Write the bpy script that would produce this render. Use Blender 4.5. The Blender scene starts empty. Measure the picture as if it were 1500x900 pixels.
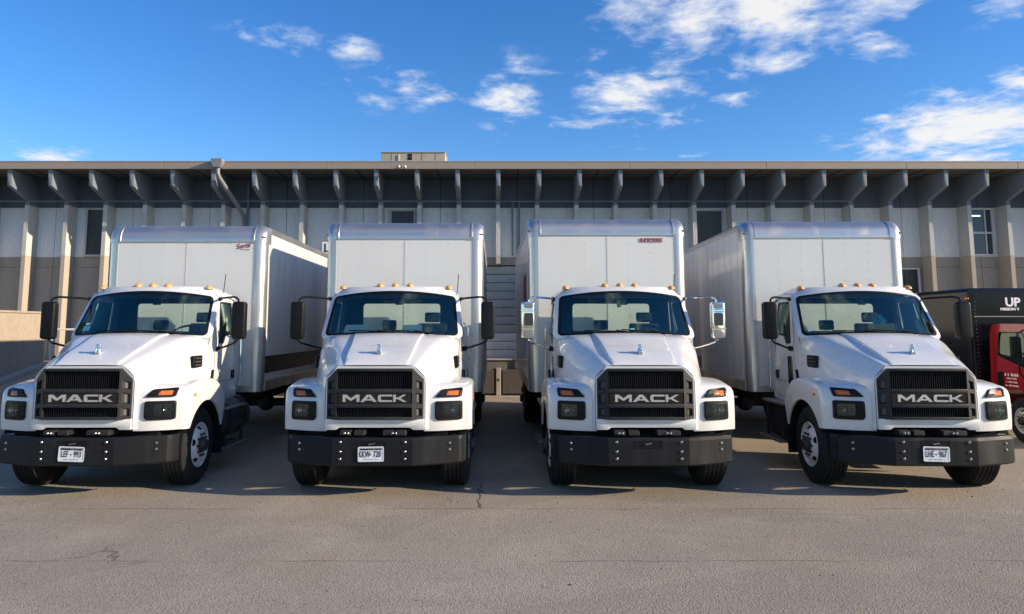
import bpy, bmesh, math, random
from mathutils import Vector, Matrix
from mathutils.geometry import tessellate_polygon
R = math.radians
random.seed(7)
scene = bpy.context.scene
COL = scene.collection

# ---------------------------------------------------------------- camera
CAM_H = 2.05
SINK = -0.07
PITCH = 6.6
cam = bpy.data.cameras.new('camera')
cam.sensor_width = 36.0
cam.lens = 36.0 * 1100 / 1500
cam.shift_x = 28 / 1500
cam.shift_y = -96 / 1500
cam.clip_start = 0.1
cam.clip_end = 5000
cam_o = bpy.data.objects.new('camera', cam)
cam_o.location = (0, 0, CAM_H)
cam_o.rotation_euler = (R(90 + PITCH), 0, 0)
COL.objects.link(cam_o)
scene.camera = cam_o
scene.render.resolution_x = 1024
scene.render.resolution_y = 614
scene.view_settings.view_transform = 'Standard'
scene.view_settings.look = 'None'
scene.view_settings.gamma = 1
scene.cycles.max_bounces = 8
scene.cycles.diffuse_bounces = 2
scene.cycles.glossy_bounces = 3
scene.cycles.transparent_max_bounces = 12
scene.view_settings.exposure = 0.68

# ---------------------------------------------------------------- sun
TO_SUN = Vector((1.0, -0.26, 0.355)).normalized()
SUN_EL = math.asin(TO_SUN.z)
SUN_AZ = math.atan2(TO_SUN.x, TO_SUN.y)
sun = bpy.data.lights.new('sun', 'SUN')
sun.energy = 4.8
sun.angle = R(0.55)
sun.color = (1.0, 0.84, 0.64)
sun_o = bpy.data.objects.new('sun', sun)
sun_o.rotation_euler = TO_SUN.to_track_quat('Z', 'Y').to_euler()
sun_o.location = (20, -5, 20)
COL.objects.link(sun_o)


# ---------------------------------------------------------------- node helpers
class NT:
    """small helper to write node trees as expressions"""
    def __init__(s, tree):
        s.t = tree; s.n = tree.nodes; s.l = tree.links

    def node(s, typ, **kw):
        n = s.n.new(typ)
        for k, v in kw.items():
            setattr(n, k, v)
        return n

    def put(s, sock, v):
        if isinstance(v, bpy.types.NodeSocket):
            s.l.new(v, sock)
        else:
            sock.default_value = v

    def m(s, op, a, b=None, c=None, clamp=False):
        n = s.node('ShaderNodeMath', operation=op, use_clamp=clamp)
        s.put(n.inputs[0], a)
        if b is not None: s.put(n.inputs[1], b)
        if c is not None: s.put(n.inputs[2], c)
        return n.outputs[0]

    def add(s, a, b): return s.m('ADD', a, b)
    def mul(s, a, b): return s.m('MULTIPLY', a, b)
    def sub(s, a, b): return s.m('SUBTRACT', a, b)

    def noise(s, vec, scale, detail=4, rough=0.5, dist=0.0):
        n = s.node('ShaderNodeTexNoise')
        s.put(n.inputs['Vector'], vec)
        n.inputs['Scale'].default_value = scale
        n.inputs['Detail'].default_value = detail
        n.inputs['Roughness'].default_value = rough
        n.inputs['Distortion'].default_value = dist
        return n.outputs['Fac']

    def voro(s, vec, scale, feature='F1', out='Distance', rnd=1.0):
        n = s.node('ShaderNodeTexVoronoi', feature=feature)
        s.put(n.inputs['Vector'], vec)
        n.inputs['Scale'].default_value = scale
        n.inputs['Randomness'].default_value = rnd
        return n.outputs[out]

    def ramp(s, v, lo, hi, smooth=True):
        n = s.node('ShaderNodeMapRange', interpolation_type='SMOOTHSTEP' if smooth else 'LINEAR')
        s.put(n.inputs['Value'], v)
        s.put(n.inputs['From Min'], lo); s.put(n.inputs['From Max'], hi)
        return n.outputs[0]

    def mix(s, f, a, b, blend='MIX'):
        n = s.node('ShaderNodeMix', data_type='RGBA', blend_type=blend)
        s.put(n.inputs['Factor'], f)
        for sock, v in ((n.inputs['A'], a), (n.inputs['B'], b)):
            pass
        ins = [i for i in n.inputs if i.type == 'RGBA']
        for sock, v in zip(ins, (a, b)):
            if isinstance(v, tuple) and len(v) == 3: v = (*v, 1)
            s.put(sock, v)
        return [o for o in n.outputs if o.type == 'RGBA'][0]

    def scale(s, vec, sc):
        n = s.node('ShaderNodeMapping')
        s.put(n.inputs['Vector'], vec)
        n.inputs['Scale'].default_value = sc
        return n.outputs[0]

    def bump(s, h, strength, dist=0.01):
        n = s.node('ShaderNodeBump')
        n.inputs['Strength'].default_value = strength
        n.inputs['Distance'].default_value = dist
        s.put(n.inputs['Height'], h)
        return n.outputs[0]


# ---------------------------------------------------------------- world: sky with drifting clouds
world = bpy.data.worlds.new('World')
scene.world = world
world.use_nodes = True
wt = world.node_tree
wt.nodes.clear()
W = NT(wt)
sky = W.node('ShaderNodeTexSky', sky_type='NISHITA')
sky.sun_disc = False
sky.sun_elevation = SUN_EL
sky.sun_rotation = SUN_AZ
sky.air_density = 1.0
sky.dust_density = 0.15
sky.ozone_density = 3.5
tc = W.node('ShaderNodeTexCoord')
nrm = W.node('ShaderNodeVectorMath', operation='NORMALIZE')
wt.links.new(tc.outputs['Generated'], nrm.inputs[0])
sep = W.node('ShaderNodeSeparateXYZ')
wt.links.new(nrm.outputs[0], sep.inputs[0])
dx, dy, dz = sep.outputs
az = W.m('ARCTAN2', dx, dy)
el = W.m('ARCSINE', dz)
# clouds lie on a high plane
den = W.add(W.m('MAXIMUM', dz, 0.0), 0.10)
comb = W.node('ShaderNodeCombineXYZ')
W.put(comb.inputs[0], W.m('DIVIDE', dx, den))
W.put(comb.inputs[1], W.m('DIVIDE', dy, den))
pv = comb.outputs[0]
n1 = W.noise(pv, 3.9, 7, 0.58, 0.35)
n2 = W.noise(pv, 12.0, 5, 0.6, 0.3)
big = W.noise(pv, 0.45, 3, 0.5)
# where the clusters of clouds stand: azimuth, elevation, half width, half height (degrees), amount
CL = [(13.6, 22.4, 5.0, 2.6, 1.35), (21.5, 22.6, 5.5, 2.6, 1.2), (28.8, 22.0, 4.6, 1.4, 1.0), (35.5, 20.2, 2.4, 1.2, .9),
      (19.6, 18.6, 3.8, 1.2, .85), (28.0, 18.6, 2.4, 1.2, .75), (10.6, 16.9, 4.2, 2.3, 1.1), (1.5, 17.6, 2.9, 2.2, .95),
      (8.0, 15.6, 3.6, .9, .75), (32.5, 12.6, 5.6, 2.5, 1.3), (36.5, 14.6, 3.0, 2.0, 1.0), (-10.4, 20.9, 2.4, 1.0, .72),
      (-11.5, 23.4, 3.0, 1.1, .55), (-6.8, 18.1, 4.6, 1.5, .66), (-16.5, 21.0, 3.2, 1.4, .62), (-31.5, 11.3, 4.2, .7, .75),
      (18.5, 16.4, 2.2, .6, .65), (15.0, 12.7, 1.2, .5, .6)]
msk = None
for a, e, ra, re, k in CL:
    u = W.mul(W.sub(az, R(a)), 1 / R(ra)); v = W.mul(W.sub(el, R(e)), 1 / R(re))
    g = W.mul(W.m('EXPONENT', W.mul(W.add(W.mul(u, u), W.mul(v, v)), -0.8)), k)
    msk = g if msk is None else W.m('MAXIMUM', msk, g)
# the same kind of scattered cloud carries on over the rest of the sky
rest = W.mul(W.ramp(W.m('ABSOLUTE', az), R(40), R(60)), W.ramp(big, 0.50, 0.66))
over = W.mul(W.ramp(el, R(26), R(36)), W.ramp(big, 0.50, 0.66))
msk = W.m('MAXIMUM', msk, W.mul(W.m('MAXIMUM', rest, over), 0.9))
dens = W.add(W.add(W.mul(W.sub(n1, 0.5), 2.3), W.mul(W.sub(n2, 0.5), 0.9)), W.mul(msk, 0.66))
cov = W.mul(W.ramp(dens, 0.22, 0.92), W.ramp(msk, 0.04, 0.35))
thick = W.ramp(dens, 0.45, 1.0)
hs = W.node('ShaderNodeHueSaturation')
hs.inputs['Saturation'].default_value = 1.27
hs.inputs['Hue'].default_value = 0.510
hs.inputs['Value'].default_value = 1.30
wt.links.new(sky.outputs[0], hs.inputs['Color'])
cl_col = W.mix(thick, (5.0, 5.4, 6.2), (6.3, 6.15, 5.9))
colr = W.mix(W.mul(cov, 0.9), hs.outputs[0], cl_col)
bg = W.node('ShaderNodeBackground')
bg.inputs['Strength'].default_value = 0.098
wt.links.new(colr, bg.inputs['Color'])
wo = W.node('ShaderNodeOutputWorld')
wt.links.new(bg.outputs[0], wo.inputs[0])


# ---------------------------------------------------------------- materials
MATS = {}


def mat(name, col, rough=0.6, metal=0.0, coat=0.0, dirt=0.0, dirt_scale=2.0, grain=0.0, grain_scale=60.0,
        bump=0.0, stretch=(1, 1, 1), dirt_col=(0.12, 0.10, 0.085), spec=0.5, emit=None, emit_s=0.0, rvar=0.0, specks=0.0):
    m = bpy.data.materials.new(name)
    m.use_nodes = True
    t = NT(m.node_tree)
    b = t.n['Principled BSDF']
    b.inputs['Roughness'].default_value = rough
    b.inputs['Metallic'].default_value = metal
    b.inputs['Coat Weight'].default_value = coat
    b.inputs['Coat Roughness'].default_value = 0.06
    b.inputs['Specular IOR Level'].default_value = spec
    tc = t.node('ShaderNodeTexCoord')
    oi = t.node('ShaderNodeObjectInfo')
    vr = t.node('ShaderNodeVectorMath', operation='ADD')
    cb = t.node('ShaderNodeCombineXYZ')
    t.put(cb.inputs[0], t.mul(oi.outputs['Random'], 37.0)); t.put(cb.inputs[1], t.mul(oi.outputs['Random'], 11.0))
    t.l.new(tc.outputs['Object'], vr.inputs[0]); t.l.new(cb.outputs[0], vr.inputs[1])
    vec = t.scale(vr.outputs[0], stretch)
    base = (*col, 1)
    c = base
    if grain:
        g = t.noise(vec, grain_scale, 5, 0.6)
        c = t.mix(t.ramp(g, 0.3, 0.7), tuple(x * (1 - grain) for x in col), tuple(min(1, x * (1 + grain)) for x in col))
    if dirt:
        d = t.ramp(t.noise(vec, dirt_scale, 6, 0.62, 0.4), 0.42, 0.78)
        c = t.mix(t.mul(d, dirt), c, dirt_col)
        if rvar:
            t.put(b.inputs['Roughness'], t.add(t.mul(d, rvar), rough))
    if specks:
        sp = t.mul(t.ramp(t.noise(vec, 55, 2, 0.5), 0.70, 0.76), t.ramp(t.noise(vec, 3.0, 3, 0.5), 0.45, 0.65))
        c = t.mix(t.mul(sp, specks), c, (0.10, 0.085, 0.07))
    t.put(b.inputs['Base Color'], c)
    if bump:
        t.put(b.inputs['Normal'], t.bump(t.noise(vec, grain_scale, 4, 0.6), bump, 0.004))
    if emit:
        b.inputs['Emission Color'].default_value = (*emit, 1)
        b.inputs['Emission Strength'].default_value = emit_s
    MATS[name] = m
    return m


mat('white_paint', (0.67, 0.668, 0.648), 0.25, coat=0.7, dirt=0.30, dirt_scale=2.2, rvar=0.25, dirt_col=(0.44, 0.42, 0.385), specks=0.35)
mat('box_white', (0.67, 0.668, 0.635), 0.36, coat=0.35, dirt=0.30, dirt_scale=1.1, rvar=0.2, dirt_col=(0.48, 0.46, 0.43), stretch=(1, 1, 0.35))
mat('aluminium', (0.60, 0.585, 0.56), 0.30, metal=0.85, dirt=0.35, dirt_scale=2.5, rvar=0.3, dirt_col=(0.40, 0.36, 0.32), stretch=(1, 1, 0.3))
mat('chrome', (0.82, 0.82, 0.83), 0.07, metal=1.0)
mat('letter_chrome', (0.74, 0.73, 0.71), 0.22, metal=0.8)
mat('black_plastic', (0.009, 0.0095, 0.011), 0.38, grain=0.2, grain_scale=200, bump=0.05, spec=0.16)
mat('grille_plastic', (0.024, 0.024, 0.026), 0.42, spec=0.28, grain=0.12, grain_scale=150, dirt=0.25, dirt_col=(0.10, 0.095, 0.09))
mat('grille_edge', (0.075, 0.073, 0.07), 0.38, grain=0.12, grain_scale=150)
mat('bumper_black', (0.011, 0.0118, 0.0135), 0.40, dirt=0.28, dirt_scale=3.0, rvar=0.2, spec=0.2, dirt_col=(0.048, 0.046, 0.043), stretch=(1, 1, 0.2))
mat('gloss_black', (0.008, 0.008, 0.009), 0.10, coat=0.5)
mat('matte_black', (0.007, 0.007, 0.008), 0.85, spec=0.2)
mat('rubber_tyre', (0.014, 0.014, 0.015), 0.8, spec=0.25, dirt=0.4, dirt_scale=4, dirt_col=(0.035, 0.032, 0.03), bump=0.1)
mat('wheel_white', (0.66, 0.65, 0.62), 0.45, dirt=0.6, dirt_scale=5, dirt_col=(0.20, 0.17, 0.14), rvar=0.2)
mat('hub_dark', (0.035, 0.033, 0.032), 0.5, metal=0.3, dirt=0.5, dirt_col=(0.10, 0.07, 0.05), dirt_scale=12)
mat('amber', (0.85, 0.24, 0.03), 0.18, coat=0.6)
mat('amber_dark', (0.42, 0.085, 0.02), 0.14, coat=0.8)
mat('amber_marker', (0.90, 0.34, 0.06), 0.3, coat=0.3)
mat('lamp_inner', (0.06, 0.06, 0.065), 0.2, metal=0.5)
mat('lamp_reflector', (0.75, 0.75, 0.78), 0.12, metal=1.0)
mat('lamp_led', (0.34, 0.34, 0.35), 0.22, metal=0.9)
mat('steel_bolt', (0.42, 0.41, 0.40), 0.35, metal=1.0)
mat('chassis_black', (0.012, 0.012, 0.013), 0.6, dirt=0.4, dirt_col=(0.04, 0.035, 0.03))
mat('tank_dark', (0.06, 0.06, 0.062), 0.35, metal=0.6, dirt=0.5, dirt_col=(0.06, 0.05, 0.045))
mat('step_metal', (0.30, 0.29, 0.28), 0.45, metal=0.8, dirt=0.6, dirt_scale=9, dirt_col=(0.06, 0.055, 0.05))
mat('interior', (0.050, 0.080, 0.080), 0.8)
mat('seat_cloth', (0.030, 0.042, 0.050), 0.9, grain=0.3, grain_scale=300)
mat('plate_white', (0.72, 0.73, 0.74), 0.4, grain=0.08, grain_scale=30)
mat('ink_black', (0.02, 0.02, 0.022), 0.6)
mat('ink_grey', (0.25, 0.25, 0.27), 0.6)
mat('ink_red', (0.28, 0.02, 0.04), 0.5)
mat('ink_white', (0.8, 0.8, 0.8), 0.5)
mat('paper', (0.75, 0.75, 0.72), 0.8)
mat('cardboard', (0.60, 0.36, 0.12), 0.8)
mat('blue_cloth', (0.10, 0.34, 0.46), 0.9)
mat('freshener', (0.62, 0.50, 0.06), 0.6)
mat('red_paint', (0.30, 0.008, 0.014), 0.22, coat=0.7, dirt=0.1)
mat('black_paint', (0.006, 0.0065, 0.009), 0.20, spec=0.28)
mat('fin_grey', (0.50, 0.485, 0.45), 0.8, dirt=0.25, dirt_scale=1.2, grain=0.06, grain_scale=25, dirt_col=(0.20, 0.19, 0.17))
mat('wall_light', (0.76, 0.75, 0.72), 0.85, dirt=0.30, dirt_scale=0.9, grain=0.07, grain_scale=22, dirt_col=(0.54, 0.53, 0.49), bump=0.06, stretch=(1, 1, 0.22))
mat('wall_tan', (0.36, 0.315, 0.262), 0.85, dirt=0.30, dirt_scale=0.9, grain=0.08, grain_scale=22, dirt_col=(0.20, 0.175, 0.145), bump=0.06, stretch=(1, 1, 0.22))
mat('fin_tan', (0.40, 0.34, 0.27), 0.85, dirt=0.25, dirt_scale=1.2, grain=0.06, grain_scale=25, dirt_col=(0.24, 0.20, 0.16))
mat('wall_slate', (0.105, 0.135, 0.165), 0.8, dirt=0.25, dirt_scale=1.0, grain=0.08, grain_scale=22, dirt_col=(0.04, 0.05, 0.06))
mat('beam_slate', (0.17, 0.20, 0.23), 0.75, dirt=0.25, dirt_scale=1.5, grain=0.06, grain_scale=25, dirt_col=(0.09, 0.10, 0.11))
mat('soffit', (0.12, 0.12, 0.12), 0.85, grain=0.1, grain_scale=12)
mat('fascia_tan', (0.30, 0.245, 0.19), 0.6, dirt=0.25, dirt_scale=1.3, dirt_col=(0.20, 0.16, 0.125), stretch=(1, 1, 3))
mat('flashing', (0.50, 0.48, 0.45), 0.5, metal=0.4)
mat('gutter_grey', (0.20, 0.21, 0.22), 0.5, dirt=0.3)
mat('dark_glass', (0.022, 0.022, 0.022), 0.35, grain=0.5, grain_scale=2.0, stretch=(1, 1, 0.15))
mat('window_glass', (0.05, 0.065, 0.085), 0.06)
mat('frame_white', (0.62, 0.62, 0.60), 0.5, dirt=0.2)
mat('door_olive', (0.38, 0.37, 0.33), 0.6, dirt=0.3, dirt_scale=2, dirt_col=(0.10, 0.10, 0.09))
mat('door_sunlit', (0.68, 0.66, 0.62), 0.55, dirt=0.35, dirt_scale=3, dirt_col=(0.25, 0.23, 0.20))  # lighter copy of the door colour, with the sun patch painted in
mat('dock_concrete', (0.16, 0.145, 0.125), 0.9, dirt=0.5, grain=0.15, grain_scale=14, bump=0.2)
mat('dock_brown', (0.085, 0.068, 0.055), 0.85, dirt=0.4, grain=0.2)
mat('dock_steel', (0.42, 0.37, 0.30), 0.6, dirt=0.4)
mat('concrete_beige', (0.36, 0.295, 0.225), 0.9, dirt=0.35, dirt_scale=0.8, grain=0.10, grain_scale=18, bump=0.15, dirt_col=(0.22, 0.18, 0.14), stretch=(1, 1, 0.3))
mat('kerb_grey', (0.36, 0.34, 0.31), 0.9, grain=0.12, dirt=0.3)
mat('roof_unit', (0.42, 0.37, 0.29), 0.6, dirt=0.45, dirt_scale=3, dirt_col=(0.24, 0.20, 0.15), stretch=(1, 1, 0.4))
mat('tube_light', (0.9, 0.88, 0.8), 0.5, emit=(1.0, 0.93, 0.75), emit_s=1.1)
mat('rivet_grey', (0.56, 0.56, 0.54), 0.45)
mat('teal_sticker', (0.10, 0.42, 0.42), 0.6)
mat('pebble', (0.13, 0.115, 0.10), 0.9, grain=0.4, grain_scale=40)
mat('stripe_black', (0.004, 0.004, 0.005), 0.25, spec=0.12)


def glass(name, tint, refl, rough=0.02):
    m = bpy.data.materials.new(name)
    m.use_nodes = True
    t = NT(m.node_tree)
    t.n.clear()
    tr = t.node('ShaderNodeBsdfTransparent'); tr.inputs[0].default_value = (*tint, 1)
    gl = t.node('ShaderNodeBsdfGlossy'); gl.inputs['Roughness'].default_value = rough
    gl.inputs['Color'].default_value = (0.76, 1.0, 0.84, 1)
    fr = t.node('ShaderNodeFresnel'); fr.inputs[0].default_value = 1.52
    fac = t.m('MULTIPLY_ADD', fr.outputs[0], 1.0, refl, clamp=True)
    mx = t.node('ShaderNodeMixShader')
    t.put(mx.inputs[0], fac)
    t.l.new(tr.outputs[0], mx.inputs[1]); t.l.new(gl.outputs[0], mx.inputs[2])
    o = t.node('ShaderNodeOutputMaterial'); t.l.new(mx.outputs[0], o.inputs[0])
    MATS[name] = m


glass('windshield_glass', (0.78, 0.97, 0.90), 0.075)
glass('side_glass', (0.34, 0.40, 0.38), 0.05)
glass('clear_lens', (0.86, 0.86, 0.86), 0.02)


def asphalt():
    m = bpy.data.materials.new('asphalt')
    m.use_nodes = True
    t = NT(m.node_tree)
    b = t.n['Principled BSDF']
    tc = t.node('ShaderNodeTexCoord')
    P = tc.outputs['Object']
    big = t.noise(P, 0.22, 5, 0.6, 0.6)
    mid = t.noise(P, 1.1, 6, 0.62, 0.5)
    streak = t.noise(t.scale(P, (0.25, 1.6, 1)), 1.0, 5, 0.6, 0.4)
    fine = t.noise(P, 38, 6, 0.7)
    agg = t.voro(P, 75, 'F1', 'Distance')
    agc = t.voro(P, 60, 'F1', 'Color')
    agv = t.node('ShaderNodeSeparateColor'); t.l.new(agc, agv.inputs[0])
    c = t.mix(t.ramp(big, 0.33, 0.68), (0.300, 0.252, 0.192), (0.385, 0.322, 0.245))
    c = t.mix(t.mul(t.ramp(mid, 0.45, 0.75), 0.45), c, (0.46, 0.385, 0.295))
    c = t.mix(t.mul(t.ramp(streak, 0.50, 0.72), 0.32), c, (0.245, 0.207, 0.160))
    c = t.mix(t.mul(t.ramp(agv.outputs[0], 0.55, 1.0), 0.30), c, (0.40, 0.35, 0.29))
    c = t.mix(t.mul(t.ramp(agv.outputs[1], 0.70, 1.0), 0.34), c, (0.09, 0.078, 0.066))
    c = t.mix(t.mul(t.ramp(fine, 0.50, 0.78), 0.34), c, (0.13, 0.112, 0.094))
    pit = t.noise(P, 16, 5, 0.7, 0.3)
    c = t.mix(t.mul(t.ramp(pit, 0.54, 0.70), 0.30), c, (0.15, 0.128, 0.105))
    c = t.mix(t.mul(t.ramp(pit, 0.46, 0.30), 0.22), c, (0.50, 0.425, 0.335))
    # repaired patches and brown stains
    pc = t.voro(t.scale(P, (0.30, 0.55, 1)), 1.0, 'F1', 'Color')
    ps = t.node('ShaderNodeSeparateColor'); t.l.new(pc, ps.inputs[0])
    c = t.mix(t.mul(t.ramp(ps.outputs[0], 0.55, 0.60), 0.20), c, (0.20, 0.172, 0.14))
    br = t.ramp(t.noise(P, 0.45, 5, 0.65, 1.0), 0.52, 0.70)
    c = t.mix(t.mul(br, 0.35), c, (0.30, 0.235, 0.165))
    # oil stains and worn light scuffs
    oil = t.ramp(t.noise(P, 0.7, 3, 0.5, 0.3), 0.66, 0.80)
    c = t.mix(t.mul(oil, 0.40), c, (0.085, 0.078, 0.07))
    scf = t.ramp(t.noise(t.scale(P, (0.5, 2.2, 1)), 1.4, 4, 0.6, 0.8), 0.66, 0.76)
    c = t.mix(t.mul(scf, 0.42), c, (0.45, 0.39, 0.33))
    # cracks and cold joints
    wob = t.node('ShaderNodeVectorMath', operation='ADD')
    t.l.new(P, wob.inputs[0])
    nz = t.node('ShaderNodeTexNoise'); nz.inputs['Scale'].default_value = 1.3; nz.inputs['Detail'].default_value = 7
    t.l.new(P, nz.inputs['Vector'])
    sc = t.node('ShaderNodeVectorMath', operation='SCALE'); t.l.new(nz.outputs['Color'], sc.inputs[0]); sc.inputs['Scale'].default_value = 1.1
    t.l.new(sc.outputs[0], wob.inputs[1])
    edge = t.voro(wob.outputs[0], 0.19, 'DISTANCE_TO_EDGE')
    crack = t.mul(t.sub(1.0, t.ramp(edge, 0.0010, 0.0045)), t.mul(t.ramp(t.noise(P, 0.5, 2), 0.54, 0.66), 0.6))
    edge2 = t.voro(wob.outputs[0], 0.75, 'DISTANCE_TO_EDGE')
    crack2 = t.mul(t.mul(t.sub(1.0, t.ramp(edge2, 0.001, 0.010)), t.ramp(t.noise(P, 0.33, 2), 0.66, 0.74)), 0.22)
    sx = t.node('ShaderNodeSeparateXYZ'); t.l.new(P, sx.inputs[0])
    w1 = t.mul(t.sub(t.noise(P, 1.7, 5, 0.6), 0.5), 0.16)
    joint = None
    for yy, ww, kk in ((8.88, 0.012, 0.7), (6.94, 0.011, 0.6), (4.3, 0.01, 0.4)):
        d = t.m('ABSOLUTE', t.sub(t.add(sx.outputs[1], w1), yy))
        j = t.mul(t.sub(1.0, t.ramp(d, ww * 0.4, ww * 1.5)), kk)
        joint = j if joint is None else t.m('MAXIMUM', joint, j)
    joint = t.mul(joint, t.ramp(t.noise(P, 0.8, 3), 0.40, 0.55))
    d = t.m('ABSOLUTE', t.sub(t.add(sx.outputs[0], t.mul(t.sub(t.noise(P, 5.0, 4, 0.7), 0.5), 0.25)), -0.17))
    long = t.mul(t.sub(1.0, t.ramp(d, 0.008, 0.022)), t.mul(t.ramp(sx.outputs[1], 8.85, 9.0), t.sub(1.0, t.ramp(sx.outputs[1], 9.6, 11.0))))
    allc = t.m('MAXIMUM', t.m('MAXIMUM', crack, crack2), t.m('MAXIMUM', joint, long))
    c = t.mix(t.mul(allc, 0.75), c, (0.035, 0.03, 0.028))
    t.put(b.inputs['Base Color'], c)
    b.inputs['Roughness'].default_value = 0.88
    b.inputs['Specular IOR Level'].default_value = 0.25
    h = t.add(t.add(t.mul(fine, 0.7), t.mul(pit, -0.8)), t.sub(t.mul(agg, 0.9), t.mul(allc, 1.5)))
    t.put(b.inputs['Normal'], t.bump(h, 0.5, 0.010))
    MATS['asphalt'] = m


asphalt()


# ---------------------------------------------------------------- mesh helpers
class MB:
    def __init__(s):
        s.v = []; s.f = []

    def add(s, verts, faces):
        o = len(s.v)
        s.v += [tuple(v) for v in verts]
        s.f += [tuple(i + o for i in f) for f in faces]
        return s

    def box(s, x0, x1, y0, y1, z0, z1):
        v = [(x, y, z) for x in (x0, x1) for y in (y0, y1) for z in (z0, z1)]
        return s.add(v, [(0, 1, 3, 2), (4, 6, 7, 5), (0, 4, 5, 1), (2, 3, 7, 6), (0, 2, 6, 4), (1, 5, 7, 3)])

    def grid(s, rows, closed=False):
        n = len(rows[0]); v = [p for r in rows for p in r]; f = []
        for i in range(len(rows) - 1):
            for j in range(n if closed else n - 1):
                k = (j + 1) % n
                f.append((i * n + j, i * n + k, (i + 1) * n + k, (i + 1) * n + j))
        return s.add(v, f)

    def prism(s, poly, axis, a0, a1):
        n = len(poly)
        def P(p, a):
            return {'x': (a, p[0], p[1]), 'y': (p[0], a, p[1]), 'z': (p[0], p[1], a)}[axis]
        v = [P(p, a0) for p in poly] + [P(p, a1) for p in poly]
        f = [tuple(range(n)), tuple(range(2 * n - 1, n - 1, -1))]
        f += [(i, n + i, n + (i + 1) % n, (i + 1) % n) for i in range(n)]
        return s.add(v, f)

    def sheet(s, outer, holes, fn):
        """flat polygon with holes, fn maps 2D to 3D"""
        loops = [outer] + holes
        tri = tessellate_polygon([[Vector((p[0], p[1], 0)) for p in l] for l in loops])
        pts = [p for l in loops for p in l]
        return s.add([fn(*p) for p in pts], [tuple(t) for t in tri])

    def tube(s, pts, r, n=8):
        pts = [Vector(p) for p in pts]
        rows = []; up = Vector((0.123, 0.231, 0.96)).normalized()
        for i, p in enumerate(pts):
            d = (pts[min(i + 1, len(pts) - 1)] - pts[max(i - 1, 0)]).normalized()
            a = d.cross(up)
            if a.length < 1e-3: a = d.cross(Vector((1, 0, 0)))
            a.normalize(); b = d.cross(a)
            up = b if False else up
            rr = r[i] if isinstance(r, (list, tuple)) else r
            rows.append([tuple(p + rr * (math.cos(t) * a + math.sin(t) * b)) for t in [2 * math.pi * k / n for k in range(n)]])
        o = len(s.v)
        s.grid(rows, True)
        m = len(rows)
        s.f.append(tuple(o + k for k in range(n)))
        s.f.append(tuple(o + (m - 1) * n + k for k in range(n - 1, -1, -1)))
        return s

    def lathe(s, prof, axis, c, n=32, caps=False):
        rows = []
        for r, h in prof:
            row = []
            for k in range(n):
                t = 2 * math.pi * k / n
                u, w = r * math.cos(t), r * math.sin(t)
                p = {'x': (h, u, w), 'y': (u, h, w), 'z': (u, w, h)}[axis]
                row.append((p[0] + c[0], p[1] + c[1], p[2] + c[2]))
            rows.append(row)
        o = len(s.v)
        s.grid(rows, True)
        if caps:
            s.f.append(tuple(o + k for k in range(n)))
            s.f.append(tuple(o + (len(rows) - 1) * n + k for k in range(n)))
        return s

    def mirror(s, sx):
        if sx < 0: s.v = [(-x, y, z) for x, y, z in s.v]
        return s

    def mesh(s, name, m, bevel=0.0, seg=2, smooth=35.0, recalc=True):
        me = bpy.data.meshes.new(name)
        me.from_pydata(s.v, [], s.f)
        bm = bmesh.new(); bm.from_mesh(me)
        bmesh.ops.remove_doubles(bm, verts=bm.verts, dist=1e-5)
        if recalc: bmesh.ops.recalc_face_normals(bm, faces=bm.faces)
        if bevel:
            ed = [e for e in bm.edges if len(e.link_faces) == 2 and e.calc_face_angle(0) > R(25)]
            bmesh.ops.bevel(bm, geom=ed, offset=bevel, segments=seg, affect='EDGES', profile=0.5, clamp_overlap=True)
        bm.to_mesh(me); bm.free()
        if smooth:
            me.polygons.foreach_set('use_smooth', [True] * len(me.polygons))
            me.set_sharp_from_angle(angle=R(smooth))
        me.materials.append(MATS[m])
        return me

    def build(s, name, m, parent=None, **kw):
        return link(name, s.mesh(name, m, **kw), parent)


def link(name, me, parent=None, loc=(0, 0, 0), rot=(0, 0, 0)):
    o = bpy.data.objects.new(name, me)
    o.location = loc; o.rotation_euler = rot
    if parent: o.parent = parent
    COL.objects.link(o)
    return o


def tag(o, label=None, cat=None, group=None, kind=None):
    if label: o['label'] = label
    if cat: o['category'] = cat
    if group: o['group'] = group
    if kind: o['kind'] = kind
    return o


def empty(name, loc, label=None, cat=None, group=None, rz=0):
    o = link(name, None, None, loc, (0, 0, rz))
    o.empty_display_size = 0.3
    return tag(o, label, cat, group)


KIDS = {}


def copy_tree(o, parent=None):
    c = o.copy()
    COL.objects.link(c)
    c.parent = parent
    for ch in list(o.children):
        copy_tree(ch, c)
    return c


def text_mesh(body, size, m, extrude=0.002, offset=0.0, sx=1.0, shear=0.0, align='CENTER', spacing=1.0):
    cu = bpy.data.curves.new('lettering', 'FONT')
    cu.body = body; cu.size = size; cu.extrude = extrude; cu.offset = offset
    cu.align_x = align; cu.align_y = 'CENTER'; cu.shear = shear; cu.space_character = spacing
    cu.resolution_u = 3
    o = bpy.data.objects.new('lettering', cu)
    COL.objects.link(o)
    dg = bpy.context.evaluated_depsgraph_get()
    me = bpy.data.meshes.new_from_object(o.evaluated_get(dg))
    bpy.data.objects.remove(o); bpy.data.curves.remove(cu)
    me.transform(Matrix.Rotation(R(90), 4, 'X') @ Matrix.Diagonal((sx, 1, 1, 1)))
    me.materials.clear(); me.materials.append(MATS[m])
    return me


def rrect(cx, cz, w, h, r, n=4):
    """rounded rectangle outline"""
    out = []
    for sx, sz, a0 in ((1, 1, 0), (-1, 1, 90), (-1, -1, 180), (1, -1, 270)):
        for k in range(n + 1):
            a = R(a0 + 90 * k / n)
            out.append((cx + sx * (w / 2 - r) + r * math.cos(a), cz + sz * (h / 2 - r) + r * math.sin(a)))
    return out


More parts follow.
